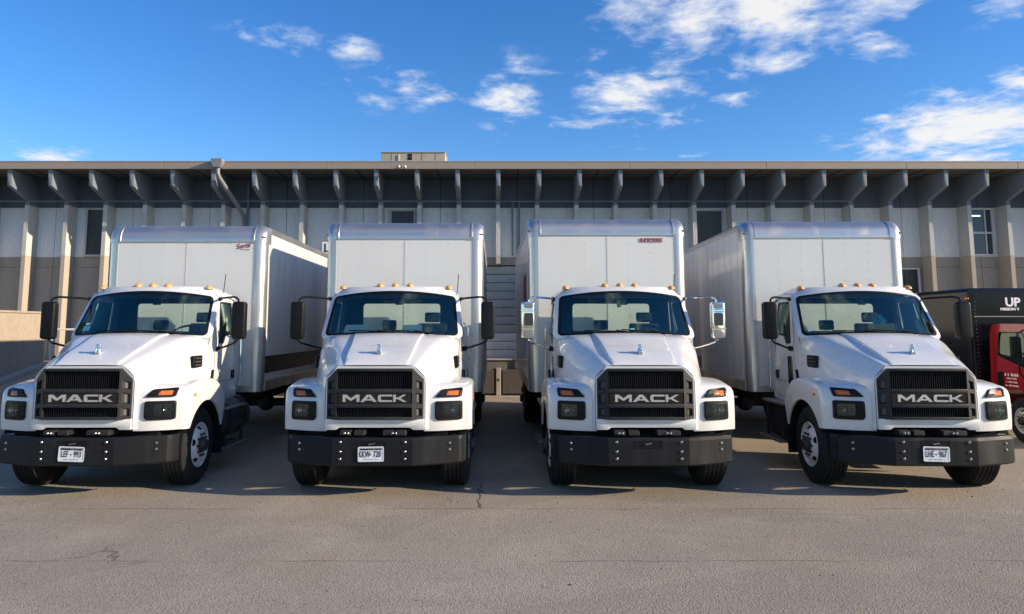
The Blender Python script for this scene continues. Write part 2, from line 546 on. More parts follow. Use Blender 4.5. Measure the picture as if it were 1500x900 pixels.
def rpoly(pts, r, n=3):
    """polygon with rounded corners"""
    out = []; m = len(pts)
    rs = r if isinstance(r, (list, tuple)) else [r] * m
    for i in range(m):
        p0, p, p1 = Vector(pts[i - 1]), Vector(pts[i]), Vector(pts[(i + 1) % m])
        d = min(rs[i], (p0 - p).length * 0.45, (p1 - p).length * 0.45)
        a = p + (p0 - p).normalized() * d; b = p + (p1 - p).normalized() * d
        for k in range(n + 1):
            t = k / n
            q = (1 - t) ** 2 * a + 2 * t * (1 - t) * p + t * t * b
            out.append((q.x, q.y))
    return out


def catmull(keys, ts):
    """keys: list of (t, vector-tuple); returns interpolated tuples at ts"""
    T = [k[0] for k in keys]; V = [k[1] for k in keys]
    res = []
    for t in ts:
        i = 0
        while i < len(T) - 2 and t > T[i + 1]: i += 1
        h = T[i + 1] - T[i]; s = (t - T[i]) / h
        out = []
        for c in range(len(V[0])):
            p1, p2 = V[i][c], V[i + 1][c]
            m1 = (p2 - V[i - 1][c]) / (T[i + 1] - T[i - 1]) if i > 0 else (p2 - p1) / h
            m2 = (V[i + 2][c] - p1) / (T[i + 2] - T[i]) if i + 2 < len(T) else (p2 - p1) / h
            s2, s3 = s * s, s * s * s
            out.append((2 * s3 - 3 * s2 + 1) * p1 + (s3 - 2 * s2 + s) * h * m1 + (-2 * s3 + 3 * s2) * p2 + (s3 - s2) * h * m2)
        res.append(tuple(out))
    return res


def sstep(a, b, x):
    t = max(0.0, min(1.0, (x - a) / (b - a)))
    return t * t * (3 - 2 * t)


# ================================================================ SETTING
# ground
g = MB(); g.add([(-900, -900, 0), (900, -900, 0), (900, 1500, 0), (-900, 1500, 0)], [(0, 1, 2, 3)])
tag(g.build('ground', 'asphalt', smooth=0), kind='structure')
# ramp climbing on the left towards the dock level
rp = MB()
rows = []
for y, z in ((13.9, 0.004), (18.1, 0.70), (20.1, 1.06), (23.6, 1.07)):
    rows.append([(-30, y, z), (-8.6, y, z), (-8.6, y, -0.05)])
rp.grid(rows)
tag(rp.build('ramp', 'asphalt', smooth=0), kind='structure')

# ---------------------------------------------------------------- warehouse
WY = 23.70
wh = empty('warehouse', (0, WY, SINK), 'long low grey and tan warehouse with deep eave beams behind the white trucks', 'warehouse')
PITCH_X = 1.225
X0 = 0.16
ks = list(range(-16, 17))
fx = [X0 + k * PITCH_X for k in ks]
Z1, Z2, ZB, ZE, ZT = 4.36, 5.94, 6.02, 6.88, 7.09
# local y: 0 is the wall face, negative towards the yard
core = MB(); core.box(-20.5, 20.5, 0.06, 14.0, -0.05, 6.9)
core.build('wall_core', 'matte_black', wh, smooth=0)
# beams and fins
fm_t = MB().box(-0.065, 0.065, -0.55, 0.06, 0, Z1).mesh('buttress', 'fin_tan', bevel=0.004, seg=1)
fm_g = MB().box(-0.065, 0.065, -0.55, 0.06, Z1, Z2).mesh('buttress', 'fin_grey', bevel=0.004, seg=1)
fm_s = MB().box(-0.063, 0.063, -0.548, 0.06, Z2, ZB + 0.25).mesh('buttress', 'beam_slate', bevel=0.004, seg=1)
fm_th = MB().box(-0.065, 0.065, -0.55, 0.06, 4.10, Z1).mesh('buttress', 'fin_tan', bevel=0.004, seg=1)
bm_ = MB().prism([(0.06, ZE), (-1.50, ZE), (-1.46, 6.38), (-0.50, 6.06), (0.06, 6.0)], 'x', -0.066, 0.066).mesh('roof_beam', 'beam_slate', bevel=0.004, seg=1)
for k, x in zip(ks, fx):
    door_bay = (k == 0)
    b = link('buttress', fm_th if door_bay else fm_t, wh, (x, 0, 0))
    link('buttress_upper', fm_g, b); link('buttress_head', fm_s, b)
    link('roof_beam', bm_, wh, (x, 0, 0))
# wall panels: each bay has one or two sheets per colour band
WIN = {-10: (0.62, 3, 4.42, 5.90), -3: (0.62, 1, 4.5, 5.9), 4: (0.75, 1, 4.5, 5.9), 12: (0.0, 2, 4.42, 5.9)}
for i in range(len(fx) - 1):
    a, b = fx[i] + 0.060, fx[i + 1] - 0.060
    k = ks[i]
    seam = (k % 2 == 0)
    for (z0, z1, m) in ((0, Z1, 'wall_tan'), (Z1, Z2, 'wall_light'), (Z2, ZE, 'wall_slate')):
        if k in (-1, 0) and m == 'wall_tan': z0 = 4.10
        cols = [(a, b)]
        if seam: cols = [(a, (a + b) / 2 - 0.008), ((a + b) / 2 + 0.008, b)]
        for c0, c1 in cols:
            if m == 'wall_tan' and z0 == 0:
                MB().box(c0, c1, 0.0, 0.07, 0, Z1 - 0.33).build('wall_panel', m, wh, smooth=0)
                MB().box(c0, c1, 0.006, 0.07, Z1 - 0.322, Z1).build('wall_panel', m, wh, smooth=0)
                # framed inset on the lower sheet
                if c1 - c0 > 0.8:
                    q = MB().box(c0 + 0.16, c1 - 0.16, -0.012, 0.0, 1.2, Z1 - 0.45)
                    q.build('inset_panel', m, wh, bevel=0.006, seg=1)
            else:
                MB().box(c0, c1, 0.003, 0.07, z0 + 0.004, z1).build('wall_panel', m, wh, smooth=0)


def window(cx0, cx1, z0, z1, glassm, frame=0.06, y=0.0, bars=False, fm='fin_grey'):
    w = MB().sheet([(cx0, z0), (cx1, z0), (cx1, z1), (cx0, z1)],
                   [[(cx0 + frame, z0 + frame), (cx0 + frame, z1 - frame), (cx1 - frame, z1 - frame), (cx1 - frame, z0 + frame)]],
                   lambda x, z: (x, y - 0.07, z))
    w.box(cx0, cx0 + frame, y - 0.068, y, z0, z1).box(cx1 - frame, cx1, y - 0.068, y, z0, z1)
    w.box(cx0 + frame, cx1 - frame, y - 0.068, y, z0, z0 + frame).box(cx0 + frame, cx1 - frame, y - 0.068, y, z1 - frame, z1)
    o = w.build('window', fm, wh, smooth=0)
    MB().box(cx0 + frame, cx1 - frame, y - 0.022, y - 0.004, z0 + frame, z1 - frame).build('pane', glassm, o, smooth=0)
    if bars:
        zc = z0 + (z1 - z0) * 0.48
        MB().box(cx0 + frame, cx1 - frame, y - 0.058, y - 0.02, zc - 0.03, zc + 0.03).build('transom', fm, o, smooth=0)
        xc = cx0 + (cx1 - cx0) * 0.74
        MB().box(xc - 0.02, xc + 0.02, y - 0.052, y - 0.021, z0 + frame, zc - 0.03).build('mullion', fm, o, smooth=0)
        MB().box(xc - 0.02, xc + 0.02, y - 0.052, y - 0.021, zc + 0.03, z1 - frame).build('mullion', fm, o, smooth=0)
    return o


def bay(k): return X0 + k * PITCH_X
window(bay(-10) - 0.86, bay(-10) - 0.02 - 0.06, 4.38, 5.93, 'dark_glass', 0.06)
window(bay(-3) + 0.24, bay(-3) + 1.05, 4.5, 5.88, 'dark_glass', 0.05)
window(bay(5) + 0.12, bay(5) + 1.04, 4.5, 5.88, 'dark_glass', 0.05)
w = window(bay(12) + 1.213 - 1.13, bay(13) - 0.18, 4.40, 5.93, 'window_glass', 0.055, bars=True, fm='frame_white')
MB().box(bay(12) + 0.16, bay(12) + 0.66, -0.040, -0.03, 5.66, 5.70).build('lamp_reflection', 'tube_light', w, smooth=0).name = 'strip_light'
# framed dark opening low on the right
window(bay(10) + 0.10, bay(10) + 1.05, 2.95, 4.02, 'dark_glass', 0.055, y=-0.014, fm='frame_white')
# roof
rf = MB().box(-20.6, 20.6, -1.52, 14.2, ZE + 0.004, ZT - 0.02).build('roof', 'soffit', wh, smooth=0)
xs = [-20.6, -15.2, -9.9, -5.0, -0.55, 4.1, 8.2, 12.4, 15.75, 20.6]
for a, b in zip(xs[:-1], xs[1:]):
    MB().box(a + 0.004, b - 0.004, -1.585, -1.522, ZE - 0.01, ZT).build('fascia_board', 'fascia_tan', rf, bevel=0.006, seg=1)
MB().box(-20.6, 20.6, -1.60, -1.30, ZT + 0.002, ZT + 0.022).build('roof_flashing', 'flashing', rf, smooth=0)
for k in range(-16, 16, 2):
    MB().box(bay(k) + 0.60, bay(k) + 0.62, -1.52, 0.05, ZE - 0.010, ZE + 0.004).build('soffit_joint', 'matte_black', rf, smooth=0)
# conduit along the wall
cd = MB().tube([(-20, -0.60, 6.05), (-8, -0.60, 6.06), (4, -0.60, 6.05), (11.05, -0.60, 6.06), (11.10, -0.60, 6.02), (11.10, -0.60, 3.6)], 0.016, 6)
cd.build('conduit', 'beam_slate', wh)
for x in (0.62, 0.83):
    MB().tube([(x, -0.10, 4.4), (x, -0.10, 6.1)], 0.03, 8).build('conduit', 'gutter_grey', wh)
MB().tube([(11.3, -0.12, 3.6), (11.3, -0.12, 6.7)], 0.06, 8).build('conduit', 'beam_slate', wh)
MB().tube([(-7.78, -0.12, 4.4), (-7.78, -0.12, 6.8)], 0.05, 8).build('conduit', 'beam_slate', wh)
# downspout with a leader box
x = -8.22
dsp = MB().tube([(x, -1.66, 6.95), (x, -1.66, 6.72), (x + 0.03, -1.60, 6.60), (x + 0.34, -0.42, 5.75), (x + 0.36, -0.20, 5.6), (x + 0.36, -0.16, 5.5), (x + 0.36, -0.16, 3.4)], 0.066, 10).build('downspout', 'gutter_grey', wh)
lb = MB().prism([(x - 0.17, 7.15), (x + 0.17, 7.15), (x + 0.17, 7.02), (x + 0.10, 6.88), (x - 0.10, 6.88), (x - 0.17, 7.02)], 'y', -1.80, -1.587)
lb.build('leader_box', 'gutter_grey', dsp, bevel=0.01, seg=1)
# floodlight pair under the fascia
fl = MB()
for q in (-0.09, 0.09):
    fl.lathe([(0.02, 0), (0.05, 0.03), (0.06, 0.10), (0.0, 0.10)], 'y', (-2.72 + q, -1.80, 6.90), 10)
fl.tube([(-2.72, -1.70, 6.93), (-2.72, -1.56, 6.96)], 0.025, 6)
fl.build('floodlight', 'flashing', wh)

# dock door between the two middle trucks
DX0, DX1 = -1.02, 1.30
dd = MB()
dd.box(DX0 - 0.10, DX0, -0.03, 0.07, 1.18, 4.10).box(DX1, DX1 + 0.10, -0.03, 0.07, 1.18, 4.10)
dd = dd.build('dock_door', 'dock_steel', wh, smooth=0)
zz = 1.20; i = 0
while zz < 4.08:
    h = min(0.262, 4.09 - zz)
    MB().box(DX0 + 0.004, DX1 - 0.004, 0.004, 0.06, zz, zz + h - 0.016).build('door_slat', 'door_sunlit' if i < 3 else 'door_olive', dd, bevel=0.012, seg=2)  # lowest slats coloured paler to paint in a patch of sunlight
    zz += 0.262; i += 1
MB().box(-2.2, DX0 - 0.104, 0.0, 0.07, 0, 4.10).build('wall_panel', 'wall_tan', wh, smooth=0)
MB().box(DX1 + 0.104, 2.6, 0.0, 0.07, 0, 4.10).build('wall_panel', 'wall_tan', wh, smooth=0)
dk = MB().box(-1.9, 2.3, -0.32, 0.05, 0, 1.14).build('dock_face', 'dock_concrete', wh, bevel=0.01, seg=1)
MB().box(-1.9, 2.3, -0.36, 0.0, 1.145, 1.195).build('dock_edge', 'dock_steel', dk, bevel=0.006, seg=1)
MB().box(-0.62, 0.05, -0.44, -0.324, 0.14, 0.86).build('dock_bumper', 'dock_brown', dk, bevel=0.015, seg=1)
MB().box(0.29, 0.95, -0.44, -0.324, 0.14, 0.86).build('dock_bumper', 'dock_brown', dk, bevel=0.015, seg=1)
MB().box(0.10, 0.24, -0.46, -0.324, 0.09, 0.92).build('dock_post', 'dock_steel', dk, bevel=0.01, seg=1)
MB().box(0.145, 0.195, -0.468, -0.462, 0.52, 0.60).build('post_bolt', 'chassis_black', dk, smooth=0)
MB().box(-1.9, 2.3, -0.62, -0.324, -0.02, 0.085).build('dock_sill', 'dock_steel', dk, bevel=0.01, seg=1)

# rooftop unit
ru = empty('rooftop_unit', (-2.66, WY + 0.9, ZT + SINK), 'beige metal rooftop ventilation unit above the roof edge', 'roof unit')
MB().box(-1.07, 1.07, 0, 1.4, 0.0, 0.86).build('casing', 'roof_unit', ru, bevel=0.012, seg=1)
MB().box(-1.09, 1.09, -0.03, 1.43, 0.862, 0.895).build('lid', 'flashing', ru, bevel=0.008, seg=1)
v = MB()
for r_ in range(2):
    for c_ in range(2):
        v.box(-0.18 + c_ * 0.075, -0.115 + c_ * 0.075, -0.012, 0.004, 0.62 + r_ * 0.11, 0.71 + r_ * 0.11)
v.build('vent', 'matte_black', ru, smooth=0)
MB().box(-0.50, -0.46, -0.03, 0.0, 0.55, 0.8).build('pipe_cover', 'frame_white', ru, smooth=0)
for x in (-0.72, 0.28, 0.74):
    MB().box(x - 0.006, x + 0.006, -0.006, 0.0, 0.02, 0.85).build('casing_seam', 'dock_concrete', ru, smooth=0)

# small sign on the wall
sg = empty('wall_sign', (-4.98, WY - 0.62, 4.42 + SINK), 'small white wall sign with black lettering above the first truck box', 'sign')
MB().box(-0.30, 0.30, 0.0, 0.02, 0, 0.36).build('sign_board', 'ink_white', sg, smooth=0)
link('sign_lettering', text_mesh('Lo', 0.36, 'ink_black', 0.002, 0.006), sg, (-0.06, -0.004, 0.16))
MB().tube([(-0.1, 0.03, -0.1), (-0.1, 0.03, 0.3)], 0.02, 6).box(-0.12, -0.08, 0.03, 0.62, 0.2, 0.24).build('sign_bracket', 'gutter_grey', sg)

# retaining wall beside the ramp
A, B = Vector((-11.92, 14.5)), Vector((-11.92, 20.15))
d = (B - A).normalized(); nrm_ = Vector((-d.y, d.x))
rw = empty('retaining_wall', (0, 0, SINK), 'low beige concrete retaining wall beside the ramp with a pale kerb', 'wall')


def wallseg(a, b, t0, t1, z0, z1, e=0.0):
    p = [a + d * 0 + nrm_ * t0, b + nrm_ * t0, b + nrm_ * t1, a + nrm_ * t1]
    v = [(q.x, q.y, z0) for q in p] + [(q.x, q.y, z1) for q in p]
    return MB().add(v, [(0, 1, 2, 3), (7, 6, 5, 4), (0, 4, 5, 1), (1, 5, 6, 2), (2, 6, 7, 3), (3, 7, 4, 0)])


wallseg(A, B, 0.0, 0.25, 0.0, 2.50).build('wall_face', 'concrete_beige', rw, bevel=0.015, seg=1)
wallseg(A - d * 0.02, B + d * 0.03, -0.02, 0.27, 2.503, 2.56).build('coping', 'concrete_beige', rw, bevel=0.01, seg=1)
kb = MB()
rows = []
for i in range(12):
    p = A + (B - A) * (i / 11)
    y = p.y
    zg = 0.77 + (y - 18.1) * 0.18 if y > 18.1 else (y - 13.9) * 0.1824
    q = p - nrm_ * 0.22
    rows.append([(p.x, p.y, zg + 0.11), (q.x, q.y, zg + 0.10), (q.x, q.y, zg - 0.1)])
kb.grid(rows).build('kerb', 'kerb_grey', rw)
hr = MB().tube([(-12.0, 20.6, 1.12), (-12.0, 20.6, 1.95), (-11.96, 20.66, 2.02), (-11.5, 21.3, 2.02)], 0.03, 6)
hr.tube([(-11.5, 21.3, 1.12), (-11.5, 21.3, 2.02)], 0.03, 6)
tag(hr.build('handrail', 'flashing'), 'thin pale metal handrail at the end of the beige retaining wall', 'handrail')

# ================================================================ BOX TRUCKS
T = {}


def ws(u, v):
    """windshield surface; u -1..1 across, v 0..1 upwards"""
    x = u * (0.945 - 0.06 * v)
    y = 1.33 + 0.43 * v + 0.24 * u * u * (1 - 0.25 * v)
    z = 2.055 + 0.60 * v - 0.035 * u * u - 0.04 * v * u * u + 0.012 * math.sin(v * math.pi)
    return (x, y, z)


def sx_(z):
    return 1.0 - 0.085 * sstep(1.85, 2.75, z) - 0.03 * sstep(1.3, 0.9, z)


def fr_y(x):
    """plan sweep of the fender front"""
    t = max(0, (abs(x) - 0.60) / 0.58)
    return 0.215 + 0.225 * t ** 1.8


def make_cab(root):
    S = (-1, 1)
    # ---- bumper
    hp = [(0, 0), (0.25, 0.0), (0.485, 0.0), (0.50, 0.004), (0.70, 0.083), (0.92, 0.170), (1.03, 0.215), (1.065, 0.245), (1.115, 0.37)]
    plan = [(-x, y) for x, y in hp[:0:-1]] + hp
    zb, zt = 0.472, 0.806
    rows = []
    for x, y in plan:
        s = 1 if x > 0 else -1
        k = abs(x) / 1.135
        lift = 0.012 * sstep(0.8, 1.0, k)
        rows.append([(x * 0.99, y + 0.10, zb + lift), (x, y + 0.02, zb + lift), (x, y, zb + 0.02 + lift), (x, y, zt - 0.035), (x, y + 0.022, zt), (x * 0.99, y + 0.12, zt), ])
    bump = MB().grid(rows)
    # slot recess (hidden face is in front of a dark box)
    bump = bump.build('bumper', 'bumper_black', root, smooth=14)
    MB().box(-0.152, 0.152, -0.004, 0.02, 0.700, 0.770).build('tow_slot', 'matte_black', bump, smooth=0)
    fr = MB().sheet([(-0.165, 0.690), (0.165, 0.690), (0.165, 0.780), (-0.165, 0.780)], [[(-0.15, 0.702), (-0.15, 0.768), (0.15, 0.768), (0.15, 0.702)]], lambda x, z: (x, -0.007, z))
    fr.build('slot_rim', 'bumper_black', bump, smooth=0)
    MB().tube([(-0.05, -0.012, 0.732), (0.03, -0.012, 0.746)], 0.009, 6).build('tow_pin', 'steel_bolt', bump)
    bolt = MB().lathe([(0.0, -0.016), (0.010, -0.015), (0.014, -0.008), (0.018, -0.004), (0.018, 0.004)], 'y', (0, 0, 0), 10).mesh('bolt', 'steel_bolt')
    for s in S:
        for z in (0.757, 0.645, 0.560): link('bolt', bolt, bump, (s * 0.39, 0.002, z))
        for z in (0.725, 0.650): link('bolt', bolt, bump, (s * 0.92, 0.168, z), (0, 0, s * 0.38))
    # dark gap hardware over the bumper
    bk = MB().box(-0.88, 0.88, 0.30, 0.56, 0.76, 0.87)
    bk.build('bumper_bracket', 'matte_black', root, smooth=0)
    tbm = MB().box(-0.065, 0.065, 0.045, 0.27, 0.828, 0.885).mesh('tow_block', 'chassis_black', bevel=0.006, seg=1)
    for x in (-0.34, -0.17, 0.18, 0.33): link('tow_block', tbm, root, (x, 0, 0))
    for x in (-0.35, -0.31, 0.23, 0.27): link('bolt', bolt, root, (x, 0.042, 0.855))

    # ---- hood
    K = [
        (0.165, [(0, 1.668), (.25, 1.668), (.38, 1.666), (.40, 1.664), (.47, 1.655), (.54, 1.60), (.612, 1.515), (.62, 1.35), (.62, 1.1), (.62, .885)]),
        (0.21, [(0, 1.700), (.26, 1.698), (.385, 1.694), (.400, 1.680), (.49, 1.668), (.57, 1.605), (.645, 1.515), (.655, 1.35), (.655, 1.1), (.655, .885)]),
        (0.45, [(0, 1.808), (.27, 1.803), (.405, 1.797), (.423, 1.770), (.54, 1.745), (.64, 1.675), (.735, 1.56), (.765, 1.40), (.775, 1.2), (.78, .95)]),
        (0.80, [(0, 1.918), (.28, 1.912), (.42, 1.906), (.440, 1.874), (.60, 1.845), (.73, 1.76), (.825, 1.64), (.87, 1.47), (.885, 1.3), (.90, 1.1)]),
        (1.15, [(0, 2.000), (.29, 1.994), (.44, 1.988), (.460, 1.958), (.68, 1.938), (.82, 1.872), (.910, 1.75), (.94, 1.55), (.955, 1.35), (.97, 1.15)]),
        (1.40, [(0, 2.042), (.30, 2.036), (.46, 2.032), (.480, 2.008), (.73, 2.000), (.87, 1.945), (.955, 1.83), (.972, 1.60), (.985, 1.4), (.99, 1.15)]),
        (1.62, [(0, 2.060), (.31, 2.054), (.48, 2.050), (.500, 2.032), (.77, 2.028), (.90, 1.990), (.972, 1.89), (.985, 1.63), (.993, 1.4), (.998, 1.15)]),
    ]
    ys = [0.165, 0.18, 0.21] + [0.21 + (1.62 - 0.21) * k / 20 for k in range(1, 21)]
    flat = [(y, tuple(c for p in pr for c in p)) for y, pr in K]
    secs = catmull(flat, ys)
    rows = []
    for y, sc in zip(ys, secs):
        half = [(sc[2 * i], sc[2 * i + 1]) for i in range(10)]
        sh = 0.29 * sstep(0.7, 1.62, y)
        full = [(-x, z) for x, z in half[::-1]] + half[1:]
        # densify the profile smoothly between control points
        row = []
        for i in range(len(full) - 1):
            p0 = full[max(i - 1, 0)]; p1 = full[i]; p2 = full[i + 1]; p3 = full[min(i + 2, len(full) - 1)]
            for t in (0, 0.33, 0.67):
                q = []
                for c in (0, 1):
                    m1 = (p2[c] - p0[c]) / 2; m2 = (p3[c] - p1[c]) / 2
                    L = 0.6
                    q.append((2 * t ** 3 - 3 * t ** 2 + 1) * p1[c] + (t ** 3 - 2 * t ** 2 + t) * m1 * L + (-2 * t ** 3 + 3 * t ** 2) * p2[c] + (t ** 3 - t ** 2) * m2 * L)
                row.append(tuple(q))
        row.append(full[-1])
        rows.append([(x, y - sh * (1 - (x / 1.0) ** 2), z) for x, z in row])
    hood = MB().grid(rows).build('hood', 'white_paint', root, smooth=26)
    hood_rear = [p for p in rows[-1] if p[2] > 1.25]
    # lip below the grille
    lip = rpoly([(-0.612, 0.885), (-0.47, 0.885), (-0.43, 0.912), (0.43, 0.912), (0.47, 0.885), (0.612, 0.885), (0.612, 1.016), (-0.612, 1.016)], 0.008, 2)
    MB().prism(lip, 'y', 0.128, 0.20).build('hood_lip', 'white_paint', hood, bevel=0.008)
    # front nose rim that frames the grille
    og = [(-.612, .995), (-.612, 1.515), (-.47, 1.655), (.47, 1.655), (.612, 1.515), (.612, .995)]
    ig = [(-.585, .995), (-.585, 1.475), (-.455, 1.610), (.455, 1.610), (.585, 1.475), (.585, .995)]
    MB().sheet(og + ig[::-1], [], lambda x, z: (x, 0.163, z)).build('nose_rim', 'white_paint', hood, smooth=0)
    # side vents
    for s in S:
        vt = MB().prism(rrect(1.25, 1.665, 0.30, 0.165, 0.02), 'x', 0.925, 0.972).mirror(s)
        vt = vt.build('side_vent', 'black_plastic', hood, bevel=0.006, seg=1)
        sl = MB()
        for k in range(3): sl.box(0.965, 0.984, 1.14, 1.37, 1.610 + k * 0.046, 1.626 + k * 0.046)
        sl.mirror(s)
        sl.build('vent_slat', 'grille_edge', hood, smooth=0)
        MB().tube([(s * 1.0, 1.63, 1.30), (s * 1.012, 1.63, 1.37), (s * 1.012, 1.66, 1.42), (s * 1.006, 1.72, 1.52)], [0.03, 0.028, 0.02, 0.02], 8).build('hood_latch', 'black_plastic', hood)
    # ornament: small seated dog in chrome on a plinth
    yo, zo = 0.43, 1.795
    orn = MB().box(-0.026, 0.026, yo - 0.035, yo + 0.045, zo - 0.03, zo + 0.022)
    orn.tube([(0, yo + 0.035, zo + 0.02), (0, yo + 0.02, zo + 0.055), (0, yo - 0.005, zo + 0.082)], [0.030, 0.028, 0.020], 8)
    for s in S:
        orn.tube([(s * 0.017, yo - 0.012, zo + 0.07), (s * 0.019, yo - 0.022, zo + 0.02)], [0.012, 0.010], 6)
        orn.tube([(s * 0.016, yo + 0.0, zo + 0.108), (s * 0.024, yo + 0.004, zo + 0.122)], [0.008, 0.004], 5)
    orn.lathe([(0.0, -0.024), (0.017, -0.02), (0.024, -0.004), (0.022, 0.014), (0.0, 0.024)], 'y', (0, yo - 0.006, zo + 0.098), 10)
    orn.lathe([(0.0, -0.016), (0.014, -0.012), (0.017, 0.004), (0.0, 0.012)], 'y', (0, yo - 0.028, zo + 0.090), 8)
    orn.build('hood_ornament', 'chrome', hood, smooth=50)

    # ---- grille
    gb = MB().sheet([(-.59, .995), (.59, .995), (.59, 1.50), (.455, 1.635), (-.455, 1.635), (-.59, 1.50)], [], lambda x, z: (x, 0.185, z))
    grille = gb.build('grille', 'matte_black', root, smooth=0)
    fr = MB()
    for (z0, z1, y0) in ((1.612, 1.646, 0.082), (1.335, 1.386, 0.075), (1.147, 1.198, 0.075), (0.992, 1.028, 0.082)):
        fr.box(-0.462, 0.462, y0, 0.17, z0, z1)
    fr.build('grille_bar', 'grille_plastic', grille, bevel=0.007, seg=2)
    for s in S:
        # angled side wing with pockets
        def wy(x): return 0.085 + (x - 0.455) / 0.14 * 0.075
        wg = MB()
        ol = [(.462, .993), (.596, .993), (.596, 1.505), (.462, 1.646)]
        hs_ = [[(.492, 1.035), (.492, 1.145), (.578, 1.130), (.578, 1.035)],
               [(.492, 1.20), (.492, 1.335), (.578, 1.320), (.578, 1.185)],
               [(.492, 1.386), (.492, 1.50), (.578, 1.47), (.578, 1.372)]]
        wg.sheet(ol, hs_, lambda x, z: (x, wy(x), z))
        # side returns
        wg.grid([[(x, wy(x), z) for x, z in ol + ol[:1]], [(x, 0.19, z) for x, z in ol + ol[:1]]])
        for h in hs_:
            wg.grid([[(x, wy(x), z) for x, z in h + h[:1]], [(x * 0.5 + 0.267, wy(x) + 0.035, z * 0.8 + 0.2 * sum(p[1] for p in h) / 4) for x, z in h + h[:1]]])
        wg.mirror(s)
        wg.build('grille_wing', 'grille_plastic', grille, smooth=20)
        for h in hs_:
            MB().add([(x * 0.5 + 0.267, wy(x) + 0.034, z * 0.8 + 0.2 * sum(p[1] for p in h) / 4) for x, z in h], [(0, 1, 2, 3)]).mirror(s).build('wing_pocket', 'grille_edge', grille, smooth=0)
    grille.scale = (1, 1, 0.945); grille.location = (0, 0, 1.318 * 0.055)
    sl = MB()
    for i in range(34):
        x = -0.445 + 0.89 * i / 33
        sl.box(x - 0.0055, x + 0.0055, 0.125, 0.165, 1.388, 1.610)
        sl.box(x - 0.0055, x + 0.0055, 0.125, 0.165, 1.030, 1.145)
    for z in (1.43, 1.475, 1.52, 1.565, 1.068, 1.107):
        sl.box(-0.45, 0.45, 0.140, 0.160, z - 0.004, z + 0.004)
    o = sl.build('mesh_screen', 'black_plastic', grille, smooth=0)
    MB().box(-0.452, 0.452, 0.095, 0.17, 1.202, 1.331).build('name_panel', 'gloss_black', grille, smooth=0)
    # letters of the name panel (each its own piece)
    L = {
        'M': [[(0, 0), (.16, 0), (.16, .62), (.46, .18), (.54, .18), (.84, .62), (.84, 0), (1.0, 0), (1.0, 1), (.80, 1), (.50, .50), (.20, 1), (0, 1)]],
        'A': [[(0, 0), (.20, 0), (.30, .20), (.70, .20), (.80, 0), (1.0, 0), (.61, 1), (.39, 1)], [(.38, .38), (.5, .72), (.62, .38)]],
        'C': [[(.12, 0), (1.0, 0), (1.0, .24), (.26, .24), (.20, .30), (.20, .70), (.26, .76), (1.0, .76), (1.0, 1), (.12, 1), (0, .86), (0, .14)]],
        'K': [[(0, 0), (.20, 0), (.20, .38), (.38, .38), (.78, 0), (1.06, 0), (.56, .50), (1.04, 1), (.77, 1), (.38, .62), (.20, .62), (.20, 1), (0, 1)]],
    }
    x = -0.386
    for ch, w in (('M', .203), ('A', .203), ('C', .174), ('K', .155)):
        lp = [[(x + px * w, 1.222 + pz * 0.092) for px, pz in l] for l in L[ch]]
        lm = MB()
        lm.sheet(lp[0], lp[1:], lambda a, b: (a, 0.074, b))
        for l in lp:
            lm.grid([[(a, 0.074, b) for a, b in l + l[:1]], [(a, 0.097, b) for a, b in l + l[:1]]])
        lm.build('letter', 'letter_chrome', grille, smooth=0)
        x += w + 0.0125

    # ---- fenders
    prof = [(0.0, 0.86), (-0.012, 0.95), (-0.018, 1.08), (-0.014, 1.20), (0.0, 1.32), (0.03, 1.385), (0.105, 1.422), (0.30, 1.45), (0.52, 1.475), (0.76, 1.485), (0.98, 1.475), (1.14, 1.44), (1.27, 1.37), (1.37, 1.27), (1.44, 1.17), (1.47, 1.09)]
    ar_c, ar_r = (1.05, 0.53), 0.635
    for s in S:
        rows = []
        xs_ = [0.60, 0.70, 0.80, 0.90, 0.98, 1.05, 1.10]
        def pt(x, p, ins=0.0, xo=None):
            k = sstep(0.9, 0.0, p[0])           # how much of the plan sweep applies
            drop = 0.035 * sstep(0.75, 1.15, x) * sstep(1.0, 1.4, p[1])
            cy, cz = 0.75, 1.0
            dx_, dz_ = cy - p[0], cz - p[1]
            l = math.hypot(dx_, dz_)
            y = p[0] + dx_ / l * ins + (fr_y(x) * k + 0.34 * (1 - k))
            z = p[1] + (dz_ / l * ins if p[1] > 0.9 else 0) - drop
            return ((xo if xo is not None else x), y, z)
        for x in xs_: rows.append([pt(x, p) for p in prof])
        for a in (18, 36, 54, 72, 90):
            rr = 0.085
            rows.append([pt(1.10 + 0.03 * a / 90, p, 0.065 * (1 - math.cos(R(a))), 1.10 + rr * math.sin(R(a))) for p in prof])
        # outer side down to the arch
        last = rows[-1]
        arch = []
        n = len(prof)
        # arch from the front lower (angle 150) to rear lower
        a_start = 180 - math.degrees(math.asin((0.86 - ar_c[1]) / ar_r)); a_end = 22
        for i in range(n):
            a = R(a_start + (a_end - a_start) * i / (n - 1))
            arch.append((1.188, ar_c[0] + ar_r * math.cos(a), ar_c[1] + ar_r * math.sin(a)))
        rows.append([tuple((Vector(p) * 0.5 + Vector(q) * 0.5)[:1]) + tuple((Vector(p) * 0.5 + Vector(q) * 0.5)[1:]) for p, q in zip(last, arch)])
        rows.append(arch)
        rows.append([(1.165, y, z - 0.004) for _, y, z in arch])
        fen = MB().grid(rows).mirror(s).build('fender', 'white_paint', root, smooth=40)
        ln = MB()
        a2 = []
        for i in range(25):
            a = R(a_start + 6 + (-4 - a_start - 6) * i / 24)
            a2.append((ar_c[0] + (ar_r - 0.012) * math.cos(a), ar_c[1] + (ar_r - 0.012) * math.sin(a)))
        ln.grid([[(1.162, y, z) for y, z in a2], [(0.62, y, z) for y, z in a2]])
